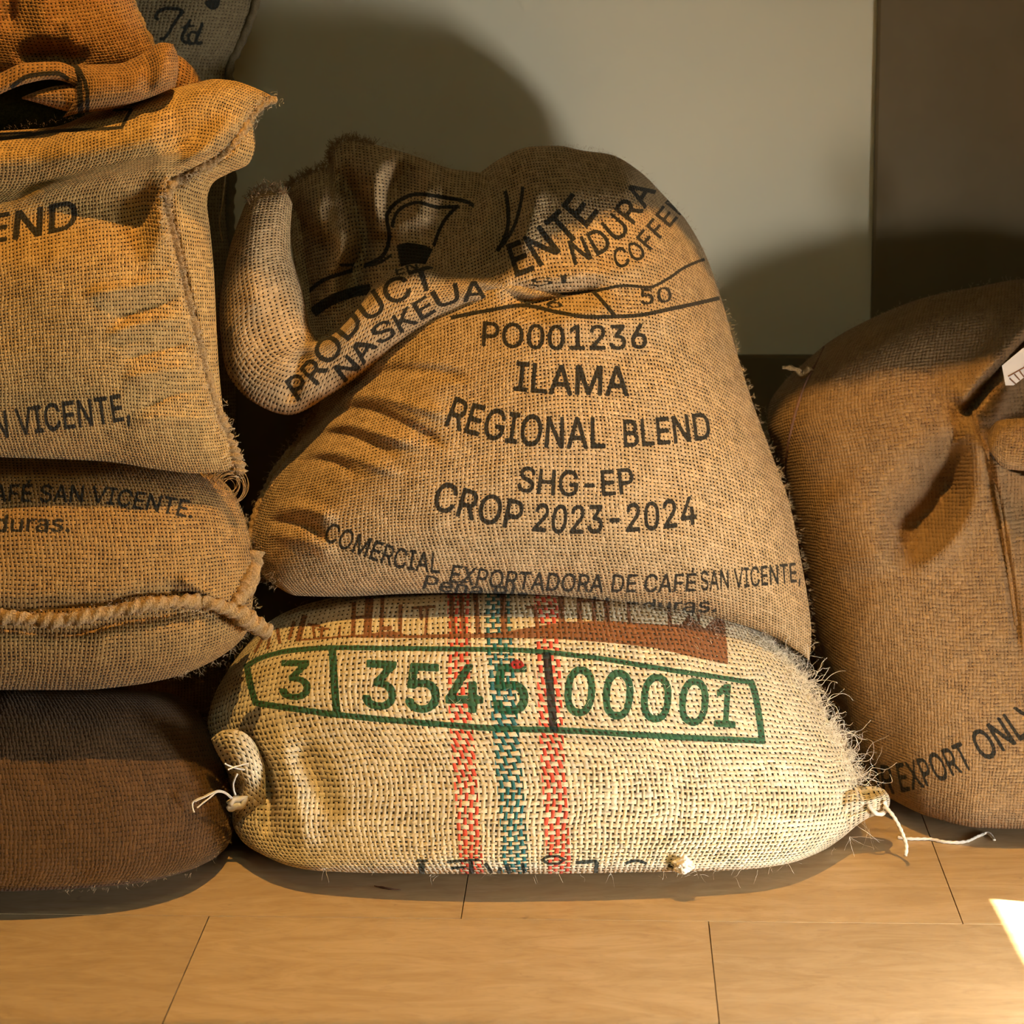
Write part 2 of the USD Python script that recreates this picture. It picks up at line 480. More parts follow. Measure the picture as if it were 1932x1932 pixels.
for n, w in enumerate((LOW_LIGHT, SUNWIN), 1):  # out of view: frames around the low light and the sun opening
    root = UsdGeom.Xform.Define(stage, f'/World/window_{n}').GetPrim()
    keys(root, kind='structure')
    t = 0.03
    for a in (box(RIGHT_X - 0.01, RIGHT_X + 0.05, w['y0'] - t, w['y0'], w['z0'] - t, w['z1'] + t), box(RIGHT_X - 0.01, RIGHT_X + 0.05, w['y1'], w['y1'] + t, w['z0'] - t, w['z1'] + t),
              box(RIGHT_X - 0.01, RIGHT_X + 0.05, w['y0'], w['y1'], w['z1'], w['z1'] + t), box(RIGHT_X - 0.01, RIGHT_X + 0.05, w['y0'], w['y1'], w['z0'] - t, w['z0'])):
        obj('frame_bar', a, M['frame'], f'/World/window_{n}')

# unseen lamp above the frame; its plate is cut to shade the sack tops
lamp = thing('unseen_flood_lamp', 'unseen black lamp above and before the sacks, with plates that shape its light', 'lamp', KEY)
kx, ky, kz = KEY
R = 0.2
ct = lambda a: R * math.tan(math.radians(a))
door = Polygon([(kx - 1.2 * R, kz + 0.06), (kx - 1.2 * R, kz - ct(57)), (kx - 0.57 * R, kz - ct(57)), (kx - 0.57 * R, kz - ct(63.8)), (kx - 0.15 * R, kz - ct(63.8)), (kx + 0.06 * R, kz - ct(59.6)), (kx + 0.26 * R, kz - ct(61.3)), (kx + 1.2 * R, kz - ct(61.3)), (kx + 1.2 * R, kz + 0.06)])  # outline shaped to set where shade falls on the sacks
m = trimesh.creation.extrude_polygon(door, 0.003, engine='earcut')
m.vertices = np.stack([m.vertices[:, 0], ky + R + m.vertices[:, 2], m.vertices[:, 1]], 1)
m.fix_normals()
obj('shade_plate', m, M['metal'], lamp)
obj('shade_plate', box(kx - 0.3, kx + 0.3, ky - 0.25, ky + 0.026, kz - 0.303, kz - 0.30), M['metal'], lamp)  # added plate, keeps lamp light off the floor outside the view
obj('bracket', box(kx - 0.26, kx - 0.25, ky - 0.20, ky + R, kz - 0.30, kz + 0.06), M['metal'], lamp)
obj('bracket', box(kx + 0.25, kx + 0.26, ky - 0.20, ky + R, kz - 0.30, kz + 0.06), M['metal'], lamp)
obj('reflector', box(kx - 0.26, kx + 0.26, ky - 0.22, ky + R, kz + 0.06, kz + 0.16, 0.02), M['metal'], lamp)
c = trimesh.creation.cylinder(0.004, segment=[KEY + [0, 0, 0.15], [KEY[0], KEY[1], CEIL_Z]], sections=10)
obj('cord', c, M['metal'], lamp)
c = trimesh.creation.cylinder(0.02, segment=[KEY + [0, 0, 0.04], KEY + [0, 0, 0.155]], sections=20)
obj('bulb_holder', c, M['metal'], lamp)
pl = thing('added_fill_panel', 'flat fill light panel added on the ceiling, out of view', 'lamp', (0.2, 0.6, CEIL_Z))
obj('housing', box(-0.42, 0.82, 0.28, 0.92, CEIL_Z - 0.05, CEIL_Z, 0.005), M['frame'], pl)


# ------------------------------------------------------------------ sacks
def grade(n, c=0.97):
    x = np.linspace(-1, 1, n)
    return np.sin(x * math.asin(c)) / c


class Patch:
    """One closed piece of filled or folded cloth. Its outline is four sides (photograph points: top and bottom run left to right, left and right run
    downwards), its rim stands at the depths given at the four corners, and it bulges towards the room by `bulge` with its own folds."""

    def __init__(self, top, right, bottom, left, depth, bulge, threads, res=3.0, power=(2.6, 2.6), back=0.6, folds=(), lumps=0.006, seed=0, shift=(0.0, 0.0), twist=0.0, skew=(0, 0), foot=0.0):
        T, R, B, L = [np.array(x, float) for x in (top, right, bottom, left)]
        lt = lambda q: np.linalg.norm(np.diff(spline(q, 60), axis=0), axis=1).sum()
        nu, nv = int(max(lt(T), lt(B)) / res * 1.15), int(max(lt(L), lt(R)) / res * 1.15)
        nu, nv = max(nu, 12), max(nv, 12)
        S, Tt = np.meshgrid(grade(nu), grade(nv))
        u, v = (S + 1) / 2, (Tt + 1) / 2
        us, vs = u[0], v[:, 0]
        top_, bot_ = spline(T, u=us)[None], spline(B, u=us)[None]
        lef_, rig_ = spline(L, u=vs)[:, None], spline(R, u=vs)[:, None]
        U, V = u[..., None], v[..., None]
        c00, c10, c01, c11 = T[0], T[-1], B[0], B[-1]
        P = (1 - V) * top_ + V * bot_ + (1 - U) * lef_ + U * rig_ - ((1 - U) * (1 - V) * c00 + U * (1 - V) * c10 + (1 - U) * V * c01 + U * V * c11)
        d = np.asarray(depth, float)
        rim = (1 - u) * (1 - v) * d[0] + u * (1 - v) * d[1] + (1 - u) * v * d[3] + u * v * d[2]
        if foot:      # the cloth meets the floor a little behind its lowest visible line
            fy = -CAM_H / rays(P[-1, :, 0], P[-1, :, 1])[1] - foot / 0.30
            rim = rim + v ** 4 * (fy - rim[-1])[None]
        p, q = power
        prof = np.sqrt(np.clip((1 - np.abs(S) ** p) * (1 - np.abs(Tt) ** q), 0, 1))
        soft = np.clip(prof * 1.6, 0, 1)
        h = bulge * prof * (1.0 + shift[0] * S + shift[1] * Tt)
        pix = P.reshape(-1, 2)
        n3 = np.c_[pix / 150.0, np.full(len(pix), seed * 3.7)]
        h = h + (soft * lumps * 2 * (meshkit.fbm(n3, 3, seed).reshape(h.shape) - 0.5))
        for f in folds:
            h = h + soft * fold(pix, *f).reshape(h.shape)
        self.pix, self.shape = pix, h.shape
        yy = rim - h
        self.y = yy.ravel()
        rz = rays(pix[:, 0], pix[:, 1])[1]
        self.y = np.where(rz < -1e-6, np.minimum(self.y, -(CAM_H - 0.0015) / np.minimum(rz, -1e-6)), self.y)
        yy = self.y.reshape(h.shape)
        self.front = at(pix[:, 0], pix[:, 1], self.y)
        # threads follow the cloth, so they crowd where it turns away
        a = lambda x: (np.arcsin(x * 0.93) / math.asin(0.93) * 0.55 + x * 0.45 + 1) / 2
        uu = a(S) * threads[0] + skew[0] * v * threads[0]
        vv = a(Tt) * threads[1] + skew[1] * u * threads[1]
        warp = meshkit.fbm(np.c_[pix / 90.0, np.full(len(pix), seed + 9.5)], 2, seed + 3).reshape(h.shape) - 0.5
        self.uv = np.stack([(uu + warp * 1.8).ravel(), (vv + np.roll(warp, 40, 1) * 1.4).ravel()], 1)
        self.tree = cKDTree(pix)
        # back of the piece
        k = 5
        iu = np.unique(np.r_[0:nu:k, nu - 1]); iv = np.unique(np.r_[0:nv:k, nv - 1])
        bx = self.front.reshape(nv, nu, 3)[np.ix_(iv, iu)].copy()
        pr = prof[np.ix_(iv, iu)]
        bx[..., 1] = rim[np.ix_(iv, iu)] + back * bulge * pr
        if foot:
            bp = P[np.ix_(iv, iu)].reshape(-1, 2)
            brz = rays(bp[:, 0], bp[:, 1])[1]
            yb = np.minimum(bx[..., 1].ravel() + 0.4 * bulge * pr.ravel(), np.where(brz < -1e-6, -(CAM_H - 0.0015) / np.minimum(brz, -1e-6), 99))
            bx = at(bp[:, 0], bp[:, 1], yb).reshape(bx.shape)
        bx[..., 2] = np.maximum(bx[..., 2], 0.001)
        self.back = bx
        self.nu, self.nv, self.iu, self.iv = nu, nv, iu, iv

    def mesh(self):
        quad = lambda n, m, o: np.stack([(np.arange(m - 1)[:, None] * n + np.arange(n - 1)).ravel() + o + e for e in (0, 1, n + 1, n)], 1)
        f1 = quad(self.nu, self.nv, 0)
        nb, mb = len(self.iu), len(self.iv)
        f2 = quad(nb, mb, len(self.front))
        tri = lambda q: np.vstack([q[:, [0, 1, 2]], q[:, [0, 2, 3]]])
        f = np.vstack([tri(f1)[:, ::-1], tri(f2)])
        v = np.vstack([self.front, self.back.reshape(-1, 3)])
        uv = np.vstack([self.uv, self.uv.reshape(self.nv, self.nu, 2)[np.ix_(self.iv, self.iu)].reshape(-1, 2)])
        return v, f, uv

    def depth(self, px, py, lift=0.0):
        return self.y[self.tree.query(np.c_[px, py])[1]] - lift

    def point(self, px, py, lift=0.0):
        return at(px, py, self.depth(np.atleast_1d(px), np.atleast_1d(py), lift))

    def put(self, name, mat, parent, prints=None, **kw):
        v, f, uv = self.mesh()
        nb = len(v) - len(self.front)
        prim = {k: np.r_[ink_field(s, self.pix), np.zeros(nb)] for k, s in (prints or {}).items()}
        return obj(name, (v, f), mat, parent, smooth=True, uv=uv, prim=prim, **kw)


def fold(pix, pts, width, amp, kind='ridge', ends=0.25):
    """kind ridge: a rounded ridge (or valley if amp < 0); step: the cloth on the right-hand side of the line stands lower."""
    line = spline(pts, 24) if len(pts) > 2 else np.array(pts, float)
    d, side, along = seg_distance(pix, line)
    env = np.ones(len(pix))
    if ends:
        env = np.clip(along / ends, 0, 1) * np.clip((1 - along) / ends, 0, 1)
        env = env * env * (3 - 2 * env)
    if kind == 'ridge':
        return amp * env * np.exp(-(d / width) ** 2)
    s = d * side / width
    return amp * env * np.where(s < 0, np.exp(-(s / 2.2) ** 2), -0.4 * np.exp(-(s / 0.9) ** 2)) * np.clip(np.abs(s) * 2.5, 0, 1)


def rope(pts3, radius, twist=0.012, depth=0.18, sides=8, step=0.003, lump=0.15, seed=0, flat=1.0):
    """A twisted, slightly lumpy cord along 3-D points."""
    pts3 = np.asarray(pts3, float)
    L = np.linalg.norm(np.diff(pts3, axis=0), axis=1).sum()
    n = max(6, int(L / step))
    c = spline(pts3, n)
    r = np.interp(np.linspace(0, 1, n), np.linspace(0, 1, len(radius)), radius) if np.ndim(radius) else np.full(n, radius)
    t = np.gradient(c, axis=0); t /= np.linalg.norm(t, axis=1, keepdims=True) + 1e-12
    up = np.array([0, -1.0, 0.15])
    s = np.cross(t, up); s /= np.linalg.norm(s, axis=1, keepdims=True) + 1e-9
    w = np.cross(s, t)
    ln = np.linspace(0, L, n)
    th = np.linspace(0, 2 * np.pi, sides, endpoint=False)
    nz = meshkit.fbm(np.c_[ln / 0.02, np.full(n, seed), np.zeros(n)], 2, seed) - 0.5
    rad = r[:, None] * (1 + lump * 2 * nz[:, None] + depth * np.cos(2 * th[None] - ln[:, None] / twist * 2 * np.pi) + 0.06 * np.cos(th[None] - ln[:, None] / 0.004 * 2 * np.pi))
    v = c[:, None] + rad[..., None] * (np.cos(th)[None, :, None] * s[:, None] + flat * np.sin(th)[None, :, None] * w[:, None])
    f = []
    i = np.arange(n - 1)[:, None] * sides; j = np.arange(sides)[None]; j2 = (j + 1) % sides
    f = np.stack([i + j, i + j2, i + sides + j2, i + sides + j], -1).reshape(-1, 4)
    v = v.reshape(-1, 3)
    tri = np.vstack([f[:, [0, 1, 2]], f[:, [0, 2, 3]]])
    a, b = len(v), len(v) + 1
    v = np.vstack([v, c[:1], c[-1:]])
    jj = np.arange(sides)
    tri = np.vstack([tri, np.stack([np.full(sides, a), (jj + 1) % sides, jj], 1), np.stack([np.full(sides, b), (n - 1) * sides + jj, (n - 1) * sides + (jj + 1) % sides], 1)])
    return v, tri


def fuzz_lines(points, out, n, length, seed, curl=0.5, down=0.0, thick=1.0):
    """n fine fibres that leave the given 3-D points roughly along the given directions."""
    r = np.random.default_rng(seed)
    k = r.integers(0, len(points), n)
    lines, w = [], []
    for i in k:
        d = out[i] + r.normal(0, 0.55, 3)
        d /= np.linalg.norm(d)
        L = length * r.uniform(0.35, 1.0) ** 1.5
        m = 7
        p, q = [points[i] - d * 0.001], d
        for _ in range(m - 1):
            q = q + r.normal(0, curl * 0.55, 3) + [0, 0, -down]
            q /= np.linalg.norm(q)
            p.append(p[-1] + q * L / (m - 1))
        lines.append(np.array(p)); w.append(r.uniform(0.00018, 0.00042) * thick)
    return lines, w


def fuzz_on(patch, name, mat, parent, path, n, length, seed, spread=6, curl=0.5, lift=0.0, out=None, thick=1.0):
    """Fuzz along a line of photograph points lying on the patch."""
    r = np.random.default_rng(seed)
    line = spline(path, 300)
    k = r.integers(0, 299, n)
    p = line[k] + r.normal(0, spread, (n, 2))
    y = patch.depth(p[:, 0], p[:, 1], 0.0005 + lift)
    P = at(p[:, 0], p[:, 1], y)
    if out is None:
        tan = np.gradient(line, axis=0)[k]
        tan /= np.linalg.norm(tan, axis=1, keepdims=True) + 1e-9
        o = np.stack([tan[:, 1], np.full(n, -0.5), tan[:, 0]], 1)
    else:
        o = np.tile(np.asarray(out, float), (n, 1))
    ls, w = fuzz_lines(P, o, n, length, seed, curl, 0.0, thick)
    # one fibre per point
    return curves(name, ls, w, mat, parent, kind='stuff')


def base_of(px, py, y):
    return at(px, py, y)


# ---- the pale sack in the middle, on the floor
C1 = Patch(top=[(470, 1213), (520, 1165), (600, 1134), (700, 1117), (960, 1108), (1200, 1122), (1350, 1150), (1450, 1200)],
           right=[(1450, 1200), (1500, 1258), (1545, 1330), (1585, 1400), (1612, 1455), (1622, 1500), (1612, 1548), (1585, 1582), (1550, 1606)],
           bottom=[(500, 1612), (540, 1632), (600, 1643), (700, 1647), (850, 1649), (1000, 1649), (1200, 1646), (1400, 1641), (1480, 1631), (1550, 1606)],
           left=[(470, 1213), (430, 1265), (402, 1318), (391, 1365), (402, 1408), (425, 1450), (440, 1500), (437, 1545), (455, 1585), (500, 1612)],
           depth=(3.93, 3.95, 3.74, 3.70), bulge=0.18, foot=0.026, threads=(122, 56), res=2.6, power=(2.3, 2.6), lumps=0.006, seed=1,
           folds=[([(448, 1362), (470, 1412), (498, 1470), (508, 1530), (500, 1600)], 13, -0.050),
                  ([(500, 1370), (545, 1460), (560, 1540), (590, 1620)], 26, 0.012),
                  ([(560, 1390), (600, 1480), (640, 1560)], 24, -0.012),
                  ([(620, 1500), (760, 1560), (900, 1590)], 30, -0.006),
                  ([(1380, 1440), (1480, 1490), (1590, 1520)], 26, -0.010), ([(1400, 1530), (1500, 1545), (1600, 1530)], 22, 0.008)])
pale = thing('coffee_sack', 'pale jute sack with green boxed numbers and red and green stripes, on the floor', 'sack', base_of(960, 1649, 3.63))
green = [stroke([(463, 1258), (500, 1238), (560, 1226), (630, 1222), (800, 1224), (960, 1226), (1100, 1238), (1250, 1262), (1350, 1277), (1422, 1288)], 10),
         stroke([(1414, 1283), (1422, 1300), (1432, 1350), (1438, 1404)], 13), stroke([(1440, 1398), (1300, 1392), (1200, 1386), (1060, 1378), (950, 1375), (800, 1364), (640, 1349), (560, 1338), (480, 1326)], 12),
         stroke([(466, 1254), (472, 1290), (484, 1330)], 13), stroke([(627, 1224), (631, 1290), (636, 1350)], 15),
         text_on('3', 71, [(527, 1318), (587, 1318)], True), text_on('3', 88, [(682, 1334), (747, 1338)], True), text_on('5', 88, [(764, 1340), (830, 1343)], True),
         text_on('4', 88, [(840, 1343), (912, 1343)], True), text_on('5', 90, [(930, 1345), (998, 1346)], True),
         text_on('0', 88, [(1062, 1346), (1120, 1350)], True), text_on('0', 88, [(1134, 1352), (1192, 1356)], True), text_on('0', 86, [(1206, 1358), (1264, 1362)], True),
         text_on('0', 84, [(1278, 1364), (1334, 1368)], True), text_on('1', 78, [(1346, 1369), (1388, 1372)], True)]
brownp = [Polygon([(560, 1210), (650, 1203), (760, 1204), (850, 1204), (960, 1204), (1060, 1206), (1150, 1213), (1230, 1222), (1300, 1238), (1374, 1254), (1372, 1215), (1366, 1165), (1345, 1168), (1330, 1185), (1312, 1172), (1300, 1158), (1285, 1178), (1240, 1178), (1160, 1171), (1070, 1173), (1000, 1183), (940, 1194), (850, 1196), (770, 1198), (740, 1190), (690, 1196), (650, 1199), (560, 1206)])]
for x0, y0, x1, y1, w in [(575, 1160, 562, 1210, 11), (555, 1172, 545, 1208, 7), (523, 1185, 528, 1215, 7), (497, 1200, 480, 1232, 6), (510, 1192, 505, 1225, 6), (668, 1136, 666, 1202, 9), (697, 1128, 693, 1200, 16), (722, 1122, 719, 1202, 8), (756, 1140, 754, 1200, 8), (641, 1180, 640, 1202, 5),
                          (793, 1146, 795, 1170, 7), (806, 1146, 803, 1200, 6), (850, 1112, 856, 1200, 9), (868, 1112, 876, 1200, 9), (896, 1112, 903, 1200, 10), (948, 1112, 952, 1198, 12), (1010, 1150, 1014, 1185, 8), (1058, 1118, 1060, 1180, 12), (1092, 1120, 1094, 1176, 10), (1120, 1132, 1122, 1176, 8), (1144, 1122, 1146, 1178, 11),
                          (1184, 1126, 1188, 1178, 7), (1262, 1140, 1264, 1182, 8), (1318, 1150, 1318, 1182, 6), (590, 1178, 594, 1205, 6), (608, 1182, 606, 1205, 6)]:
    brownp.append(stroke([(x0, y0), (x1, y1)], w))
for x0, y0, x1, y1, w in [(580, 1178, 605, 1181, 6), (598, 1188, 622, 1186, 5), (776, 1147, 822, 1144, 6), (1095, 1134, 1146, 1131, 6), (992, 1146, 1050, 1143, 6), (690, 1163, 672, 1165, 6), (722, 1186, 740, 1184, 8)]:
    brownp.append(stroke([(x0, y0), (x1, y1)], w))
upside = [stroke([(795, 1628), (796, 1650)], 12), stroke([(785, 1624), (808, 1624)], 6), stroke([(842, 1626), (905, 1622)], 6), stroke([(888, 1624), (890, 1650)], 10), stroke([(850, 1638), (880, 1636)], 5),
          stroke([(915, 1628), (928, 1648)], 8), stroke([(940, 1648), (945, 1636)], 8), stroke([(955, 1630), (962, 1648)], 9), stroke([(985, 1628), (990, 1648)], 8),
          Polygon([(1018, 1622), (1032, 1613), (1055, 1613), (1070, 1622), (1055, 1632), (1032, 1632)]).difference(Polygon([(1028, 1622), (1036, 1618), (1052, 1618), (1060, 1622), (1052, 1627), (1036, 1627)])),
          stroke([(1085, 1628), (1128, 1624)], 7), stroke([(1126, 1626), (1124, 1648)], 9), stroke([(1180, 1630), (1200, 1624), (1220, 1630)], 6), stroke([(1260, 1632), (1275, 1640)], 6)]
red = [stroke([(866, 1090), (866, 1230), (868, 1330), (876, 1440), (884, 1560), (892, 1655)], 44), stroke([(1028, 1085), (1034, 1230), (1041, 1400), (1048, 1520), (1056, 1655)], 46)]
teal = [stroke([(938, 1085), (944, 1230), (954, 1380), (964, 1500), (974, 1655)], 50)]
divider = [stroke([(1031, 1230), (1038, 1300), (1045, 1382)], 16)]
C1.put('body', M['jute_pale'], pale, {'ink': green, 'ink_brown': brownp, 'ink_dark': upside + divider, 'ink_red': [Polygon([(962, 1252), (972, 1243), (984, 1245), (990, 1256), (980, 1263), (968, 1262)])], 'red': red, 'teal': teal})
ear = Patch(top=[(1560, 1492), (1610, 1490), (1632, 1500), (1652, 1496), (1670, 1492)], right=[(1670, 1492), (1679, 1508), (1675, 1528)],
            bottom=[(1555, 1604), (1590, 1580), (1620, 1555), (1642, 1542), (1660, 1536), (1675, 1528)], left=[(1560, 1492), (1556, 1550), (1555, 1604)],
            depth=(3.73, 3.735, 3.725, 3.72), bulge=0.042, threads=(13, 12), res=2.2, power=(4, 2.2), seed=3, lumps=0.004,
            folds=[([(1570, 1540), (1620, 1528), (1670, 1512)], 7, -0.008), ([(1580, 1515), (1630, 1512), (1668, 1502)], 5, 0.005)])
ear.put('tied_corner', M['jute_pale'], pale, {})
knot = rope(at(np.array([1640, 1652, 1664, 1672, 1668]), np.array([1520, 1534, 1536, 1524, 1512]), np.array([3.685, 3.68, 3.685, 3.695, 3.69])), 0.0028, seed=2)
obj('knot', knot, M['twine'], pale, smooth=True)
tail = rope(at(np.array([1668, 1681, 1695, 1704, 1710, 1708]), np.array([1522, 1534, 1556, 1576, 1596, 1614]), np.array([3.69, 3.68, 3.67, 3.66, 3.65, 3.64])), 0.0025, twist=0.008, seed=5, step=0.002)
obj('twine_tail', tail, M['twine'], pale, smooth=True)
lobe = Patch(top=[(398, 1395), (425, 1378), (452, 1382), (478, 1408)], right=[(478, 1408), (500, 1462), (502, 1505), (488, 1538), (465, 1556)],
             bottom=[(440, 1520), (450, 1545), (465, 1556)], left=[(398, 1395), (428, 1452), (452, 1482), (440, 1520)],
             depth=(3.70, 3.68, 3.67, 3.68), bulge=0.035, threads=(9, 17), res=2.2, power=(2.2, 3), seed=4, lumps=0.006)
lobe.put('folded_corner', M['jute_pale'], pale, {})
obj('knot', rope(at(np.array([432, 446, 462, 458, 440, 430]), np.array([1518, 1508, 1506, 1518, 1522, 1527]), 3.645), 0.0045, seed=8, lump=0.4), M['fibre_pale'], pale, smooth=True)
for q, w in (([(366, 1533), (363, 1516), (385, 1503), (412, 1492), (438, 1506)], 0.0014), ([(372, 1524), (392, 1508), (412, 1494), (436, 1507)], 0.0012), ([(368, 1512), (390, 1502), (410, 1493), (432, 1503)], 0.0012), ([(448, 1460), (440, 1483), (444, 1500)], 0.0016), ([(424, 1440), (440, 1448), (462, 1452)], 0.0014), ([(430, 1452), (446, 1446), (470, 1440)], 0.0012)):
    q = np.array(q, float)
    obj('loose_string', rope(at(q[:, 0], q[:, 1], np.linspace(3.62, 3.635, len(q))), w, depth=0.1, sides=6), M['twine'], pale, smooth=True)
edgeR = [(1440, 1200), (1500, 1262), (1545, 1335), (1585, 1405), (1612, 1460), (1630, 1490)]
fuzz_on(C1, 'loose_fibres', M['fibre_pale'], pale, edgeR, 210, 0.066, 21, 9, 0.95, thick=1.9)
fuzz_on(C1, 'fuzz', M['fibre_pale'], pale, edgeR, 1600, 0.016, 22, 10, 0.7, thick=1.4)
fuzz_on(C1, 'fuzz', M['fibre_pale'], pale, [(1180, 1130), (1330, 1150), (1420, 1195), (1500, 1262)], 900, 0.012, 23, 24, 0.8)
fuzz_on(C1, 'fuzz', M['fibre'], pale, [(480, 1600), (440, 1540), (395, 1365), (430, 1270), (480, 1205), (560, 1150), (700, 1110)][::-1], 420, 0.014, 24, 7, 0.6)
fuzz_on(C1, 'loose_fibres', M['fibre_pale'], pale, [(1600, 1570), (1520, 1615), (1400, 1640), (1000, 1648), (600, 1640)], 60, 0.022, 25, 5, 0.3, out=(0.1, -0.6, -0.7))
fuzz_on(C1, 'loose_fibres', M['fibre_pale'], pale, [(520, 1250), (800, 1300), (1100, 1300), (1400, 1330), (1300, 1500), (700, 1500)], 260, 0.016, 26, 70, 0.5, out=(0, -0.25, 0.1))
fuzz_on(C1, 'loose_fibres', M['fibre_pale'], pale, [(1600, 1545), (1640, 1560), (1600, 1580)], 10, 0.08, 27, 5, 0.25, out=(0.25, -0.3, -0.9))

# ---- the big sack standing on it
B = Patch(top=[(640, 565), (700, 480), (790, 400), (880, 345), (950, 296), (1000, 277), (1050, 275), (1100, 284), (1150, 291), (1205, 322), (1252, 368), (1292, 412)],
          right=[(1292, 412), (1330, 478), (1358, 555), (1384, 645), (1420, 760), (1458, 862), (1490, 952), (1510, 1050), (1524, 1130), (1531, 1195), (1527, 1246)],
          bottom=[(522, 1106), (560, 1124), (640, 1126), (750, 1121), (850, 1119), (1000, 1122), (1150, 1134), (1280, 1151), (1380, 1174), (1450, 1197), (1500, 1226), (1527, 1246)],
          left=[(640, 565), (612, 690), (600, 768), (560, 835), (520, 890), (490, 955), (474, 1020), (490, 1075), (522, 1106)],
          depth=(4.15, 4.13, 3.90, 3.86), bulge=0.23, threads=(150, 128), res=2.4, power=(2.2, 2.5), lumps=0.008, seed=11, twist=0,
          folds=[([(610, 790), (680, 772), (760, 800), (850, 850)], 11, -0.013), ([(620, 765), (690, 745), (780, 765), (880, 800)], 12, 0.010), ([(596, 815), (650, 800), (720, 818), (800, 850)], 10, 0.010),
                 ([(580, 832), (640, 818), (700, 838), (760, 862)], 9, -0.010), ([(560, 860), (620, 850), (700, 875), (770, 900)], 11, 0.008), ([(545, 880), (600, 868), (680, 905)], 9, -0.009),
                 ([(500, 965), (560, 958), (640, 990)], 12, 0.012), ([(490, 985), (540, 985), (620, 1020)], 9, -0.013), ([(490, 1005), (560, 1015), (640, 1060)], 14, 0.010), ([(640, 735), (760, 700), (900, 720)], 12, -0.009),
                 ([(940, 540), (1010, 566), (1090, 552), (1160, 535)], 26, -0.030), ([(1010, 530), (1120, 520), (1240, 500)], 20, 0.010),
                 ([(1010, 600), (1150, 600), (1290, 580)], 40, 0.012),
                 ([(990, 350), (960, 420), (935, 520)], 26, -0.030), ([(1010, 340), (990, 430), (980, 480)], 24, 0.020), ([(1000, 340), (1100, 320), (1200, 350)], 28, -0.014), ([(880, 345), (940, 350), (1010, 330)], 22, -0.025)])
main = thing('coffee_sack', 'golden jute sack reading ILAMA REGIONAL BLEND with a folded top, upon the striped sack', 'sack', base_of(1000, 1122, 3.85))
txt = [text_on('PO001236', 45, [(908, 652), (980, 656), (1060, 659), (1140, 659), (1222, 656)]),
       text_on('ILAMA', 54, [(968, 736), (1020, 741), (1080, 744), (1187, 746)]),
       text_on('REGIONAL', 57, [(838, 802), (900, 822), (980, 838), (1060, 845), (1143, 845)]), text_on('BLEND', 50, [(1177, 843), (1250, 838), (1343, 827)]),
       text_on('SHG-EP', 47, [(974, 925), (1040, 934), (1110, 936), (1200, 928)]),
       text_on('CROP', 54, [(813, 958), (880, 978), (982, 1000)]), text_on('2023-2024', 52, [(1003, 1001), (1090, 1006), (1180, 1003), (1316, 988)], shear=0.1),
       text_on('COMERCIAL', 37, [(608, 1018), (680, 1048), (752, 1071), (830, 1081)]), text_on('EXPORTADORA', 33, [(846, 1098), (930, 1108), (1030, 1114), (1138, 1117)], shear=0.12),
       text_on('DE CAFÉ', 33, [(1152, 1117), (1230, 1117), (1312, 1115)], shear=0.14), text_on('SAN VICENTE,', 36, [(1322, 1114), (1400, 1108), (1511, 1097)], shear=0.1),
       text_on('Peña Blanca, Honduras.', 26, [(796, 1110), (900, 1126), (1050, 1145), (1200, 1156), (1352, 1154)], shear=0.1),
       text_on('ENTE', 62, [(972, 522), (1008, 508), (1060, 472), (1096, 440), (1130, 398)]), text_on('NDURA', 46, [(1082, 500), (1130, 481), (1185, 436), (1214, 396), (1238, 358)]),
       text_on('COFFEE', 36, [(1160, 506), (1200, 494), (1246, 450), (1276, 414), (1298, 388)]),
       stroke([(985, 556), (1050, 555), (1120, 549), (1179, 539), (1223, 542), (1260, 526), (1291, 505), (1330, 489)], 6), stroke([(850, 600), (920, 586), (987, 576), (1052, 589), (1114, 598), (1192, 596), (1269, 582), (1358, 562)], 8),
       stroke([(1119, 550), (1140, 572), (1160, 596)], 8), text_on('50', 28, [(1208, 574), (1240, 572), (1270, 567)]), text_on('SI', 15, [(1000, 541), (1080, 533)]), text_on('6', 16, [(1030, 579), (1062, 581)]),
       stroke([(953, 360), (959, 416), (938, 474)], 8), stroke([(986, 352), (974, 416), (945, 466)], 7)]
B.put('body', M['jute'], main, {'ink': txt})
N = Patch(top=[(538, 370), (560, 342), (590, 325), (618, 314), (628, 278), (655, 266), (690, 269), (740, 281), (800, 300), (850, 318), (905, 326), (950, 350)],
          right=[(950, 350), (940, 400), (930, 460), (930, 540), (940, 600)],
          bottom=[(575, 655), (640, 660), (720, 640), (800, 620), (870, 610), (940, 600)],
          left=[(538, 370), (545, 430), (556, 500), (568, 580), (575, 655)],
          depth=(4.16, 4.07, 3.90, 3.98), bulge=0.05, threads=(70, 58), res=2.6, power=(2.6, 3), seed=13, lumps=0.012,
          folds=[([(552, 352), (556, 430), (570, 540), (590, 640)], 18, -0.080), ([(610, 325), (600, 400), (640, 460), (625, 540), (610, 600)], 26, 0.070), ([(632, 290), (660, 360), (690, 440), (672, 520), (640, 600)], 22, -0.075),
                 ([(690, 280), (720, 380), (720, 480)], 34, 0.060), ([(800, 305), (740, 370), (725, 440), (732, 500)], 24, -0.055), ([(860, 330), (800, 380), (790, 440)], 30, 0.028), ([(910, 380), (870, 430), (880, 510)], 20, 0.018),
                 ([(700, 490), (640, 520), (590, 570)], 16, -0.030)])
